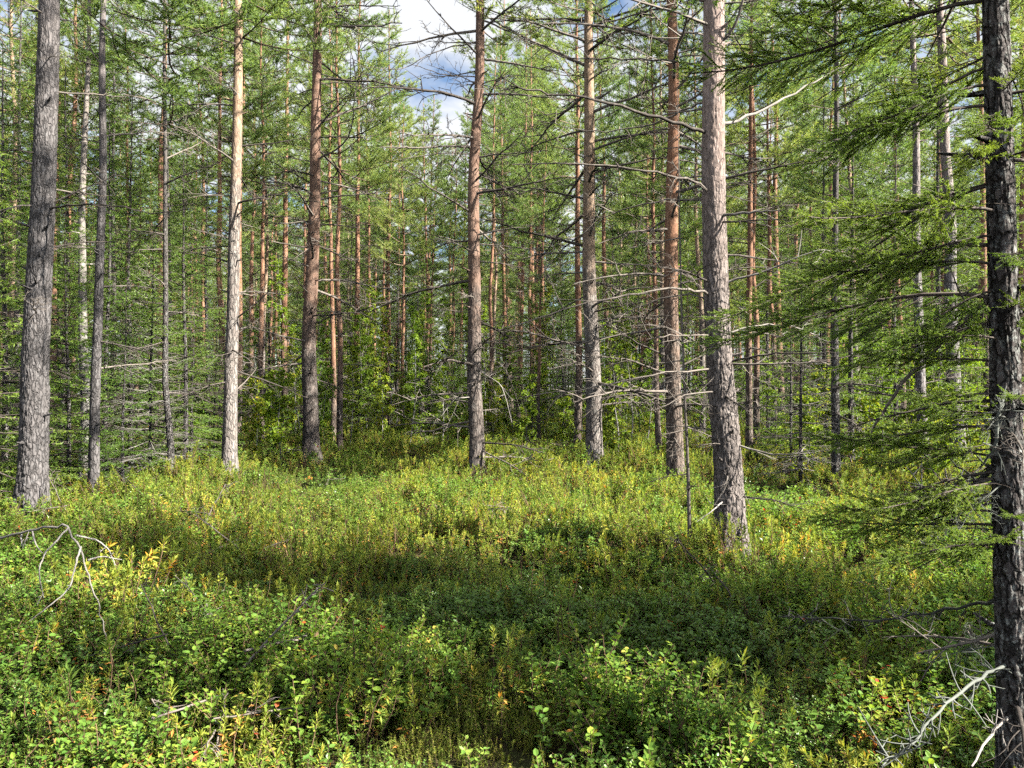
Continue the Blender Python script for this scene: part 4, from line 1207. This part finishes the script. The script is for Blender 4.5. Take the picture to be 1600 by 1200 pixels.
def build_carpet():
    rs = np.random.RandomState(33)
    # bilberry, lingonberry, crowberry: thick in front, thinner behind
    P, I, T, S = [], [], [], []
    for d0, d1, dens, sc in [(0.9, 6.5, 140, 1.05), (6.5, 12, 48, 1.15), (12, 26, 14, 1.5)]:
        x, y = ring_points(rs, d0, d1, dens)
        f = fbm(x / 1.1 + 4, y / 1.1 + 8, 21, 3); g2 = fbm(x / 0.7 + 40, y / 0.7, 22, 2); hole = fbm(x / 0.55 + 70, y / 0.55 + 3, 23, 2)
        pick = np.where(f > 0.50, rs.randint(0, 4, len(x)), rs.randint(4, 7, len(x)))
        pick = np.where(g2 > 0.64, rs.randint(8, 10, len(x)), pick)
        pick = np.where(rs.rand(len(x)) < 0.022, 7, pick)
        pick = np.where(rs.rand(len(x)) < (0.003 if d1 < 7 else 0.012), rs.randint(10, 12, len(x)), pick)
        tall = 0.55 + 0.85 * np.clip((fbm(x / 0.5 + 11, y / 0.5 + 60, 24, 2) - 0.3) / 0.4, 0, 1)
        keep = hole > (0.24 if d1 < 7 else 0.32)
        P.append(np.stack([x, y, gh(x, y)], 1)[keep]); I.append(pick[keep])
        T.append(np.stack([rs.normal(size=len(x)) * 0.14, rs.normal(size=len(x)) * 0.14, rs.uniform(0, 6.28, len(x))], 1)[keep])
        S.append((sc * tall * rs.uniform(0.7, 1.25, len(x)))[keep])
    scatter('berry_shrub_carpet', BERC, np.concatenate(P), np.concatenate(I), np.concatenate(T), np.concatenate(S), 'green carpet of bilberry, lingonberry and crowberry over the ground', 'ground cover')
    P, I, T, S = [], [], [], []
    def put(x, y, scl):
        P.append(np.stack([x, y, gh(x, y)], 1)); I.append(rs.randint(0, 6, len(x)))
        T.append(np.stack([rs.normal(size=len(x)) * 0.28, rs.normal(size=len(x)) * 0.28, rs.uniform(0, 6.28, len(x))], 1)); S.append(scl)
    for d0, d1, dens, sc in [(1.3, 4.6, 14, 0.85), (4.6, 9, 34, 0.95), (9, 16, 32, 1.1), (16, 30, 15, 1.25), (30, 48, 3, 1.5)]:
        x, y = ring_points(rs, d0, d1, dens)
        f = fbm(x / 1.3 + 14, y / 1.3 + 2, 27, 3)
        keep = f > (0.49 if d1 <= 5 else 0.40)
        x, y, f = x[keep], y[keep], f[keep]
        put(x, y, sc * rs.uniform(0.6, 1.2, len(x)) * (0.55 + 1.5 * np.clip(f - 0.4, 0, 0.4) + 0.5 * (vnoise(x / 0.45, y / 0.45, 91) - 0.3)))
    for X, d, r0 in BASES:           # clumps round the tree bases
        n = 16; a = rs.uniform(0, 6.28, n); q = r0 * 1.4 + rs.uniform(0.02, 0.32, n)
        put(X + q * np.cos(a), d + q * np.sin(a), rs.uniform(0.6, 1.05, n))
    scatter('labrador_tea_carpet', LEDC, np.concatenate(P), np.concatenate(I), np.concatenate(T), np.concatenate(S), 'yellow-green thicket of narrow-leaved marsh shrubs over the clearing', 'ground cover')
build_carpet()

# ---------------------------------------------------------------- shrubs that stand out in front
LEDS = [a.mesh('labrador_tea_stems', [M_STEM]) for a, b in LED]
LEDL = [b.mesh('labrador_tea_leaves', [M_STEM, M_LEDUM, M_LEDOLD]) for a, b in LED]
OLDL = ledum_geo(590, 4, 0.42, old=2.5)
OLDM = (OLDL[0].mesh('old_stems', [M_STEM]), OLDL[1].mesh('old_leaves', [M_STEM, M_LEDUM, M_LEDOLD]))
def shrub(px, py, label, k, sc, group=None, old=False):
    d = FPX * 1.35 / (py - HY); x = (px - CX) / FPX * d
    t = thing('labrador_tea_shrub', label, 'shrub', (x, d, float(gh(x, d))), (R((k * 37) % 17 - 8), R((k * 53) % 15 - 7), k * 1.7), sc, group)
    obj('stems', OLDM[0] if old else LEDS[k % 6], t); obj('leaves', OLDM[1] if old else LEDL[k % 6], t)
shrub(150, 1062, 'Labrador tea sprig with drooping orange leaves by the bleached branch', 1, 1.15, None, True)
shrub(290, 1120, 'Labrador tea sprig with orange-brown leaves low in front', 2, 1.0, None, True)
shrub(1135, 1080, 'upright narrow-leaved sprig below the stout pine in the shaded foreground', 4, 1.1)
shrub(850, 915, 'bright yellow-green shrub clump in a sun patch, middle foreground', 2, 1.25)
shrub(560, 940, 'yellow-tipped shrub in a sun patch below the dark reddish pine', 5, 1.2)
shrub(905, 975, 'leafy shrub clump right of middle in front of the shaded berry carpet', 4, 1.2)
rs_ = random.Random(12)
for k in range(26):
    px = rs_.uniform(20, 1480); py = rs_.uniform(860, 1130)
    side = 'left' if px < 540 else ('middle' if px < 1010 else 'right')
    shrub(px, py, f'narrow-leaved shrub rising above the berry carpet, {side} third of the foreground', k, rs_.uniform(0.65, 1.0), f'foreground shrubs, {side} third')

# ---------------------------------------------------------------- bleached fallen branch at the left
def fallen(label, base_d, stem, subs, r, name='fallen_branch'):
    stem = [(a, b - 22, c) for a, b, c in stem]; subs = [[(a, b - 22, c) for a, b, c in q] for q in subs]
    o0 = world_at(stem[-1][0], stem[-1][1], base_d + stem[-1][2])
    t = thing(name, label, 'branch', o0)
    def loc(pts): return [world_at(p[0], p[1], base_d + p[2]) - o0 for p in pts]
    obj('stem', path_branch_geo(loc(stem), r, 71, 0, 1, 0.10).mesh('stem', [M_BLEACH_LIT]), t)
    for k, q in enumerate(subs):
        obj('twig', path_branch_geo(loc(q), r * 0.6, 80 + k, 0, 1, 0.06).mesh('twig', [M_BLEACH_LIT]), t)
fallen('bleached dead branch arching over the shrubs at the left edge', 3.7,
       [(-60, 872, 0.3), (0, 860, 0.2), (60, 849, 0.1), (102, 840, 0.0), (125, 872, 0.0), (140, 925, -0.05), (152, 965, -0.05), (168, 1015, 0.0)],
       [[(108, 846, 0), (88, 868, -0.1), (66, 893, -0.2), (62, 925, -0.25), (70, 955, -0.2)],
        [(120, 858, 0), (150, 864, 0.1), (172, 879, 0.2), (181, 905, 0.2)],
        [(128, 876, 0), (118, 905, -0.1), (112, 940, -0.15), (82, 965, -0.2), (48, 992, -0.2)],
        [(138, 897, 0), (160, 890, 0.1), (192, 896, 0.15)],
        [(52, 852, 0.1), (57, 872, 0.0), (68, 886, -0.1)], [(34, 855, 0.15), (36, 875, 0.1)]], 0.0058)
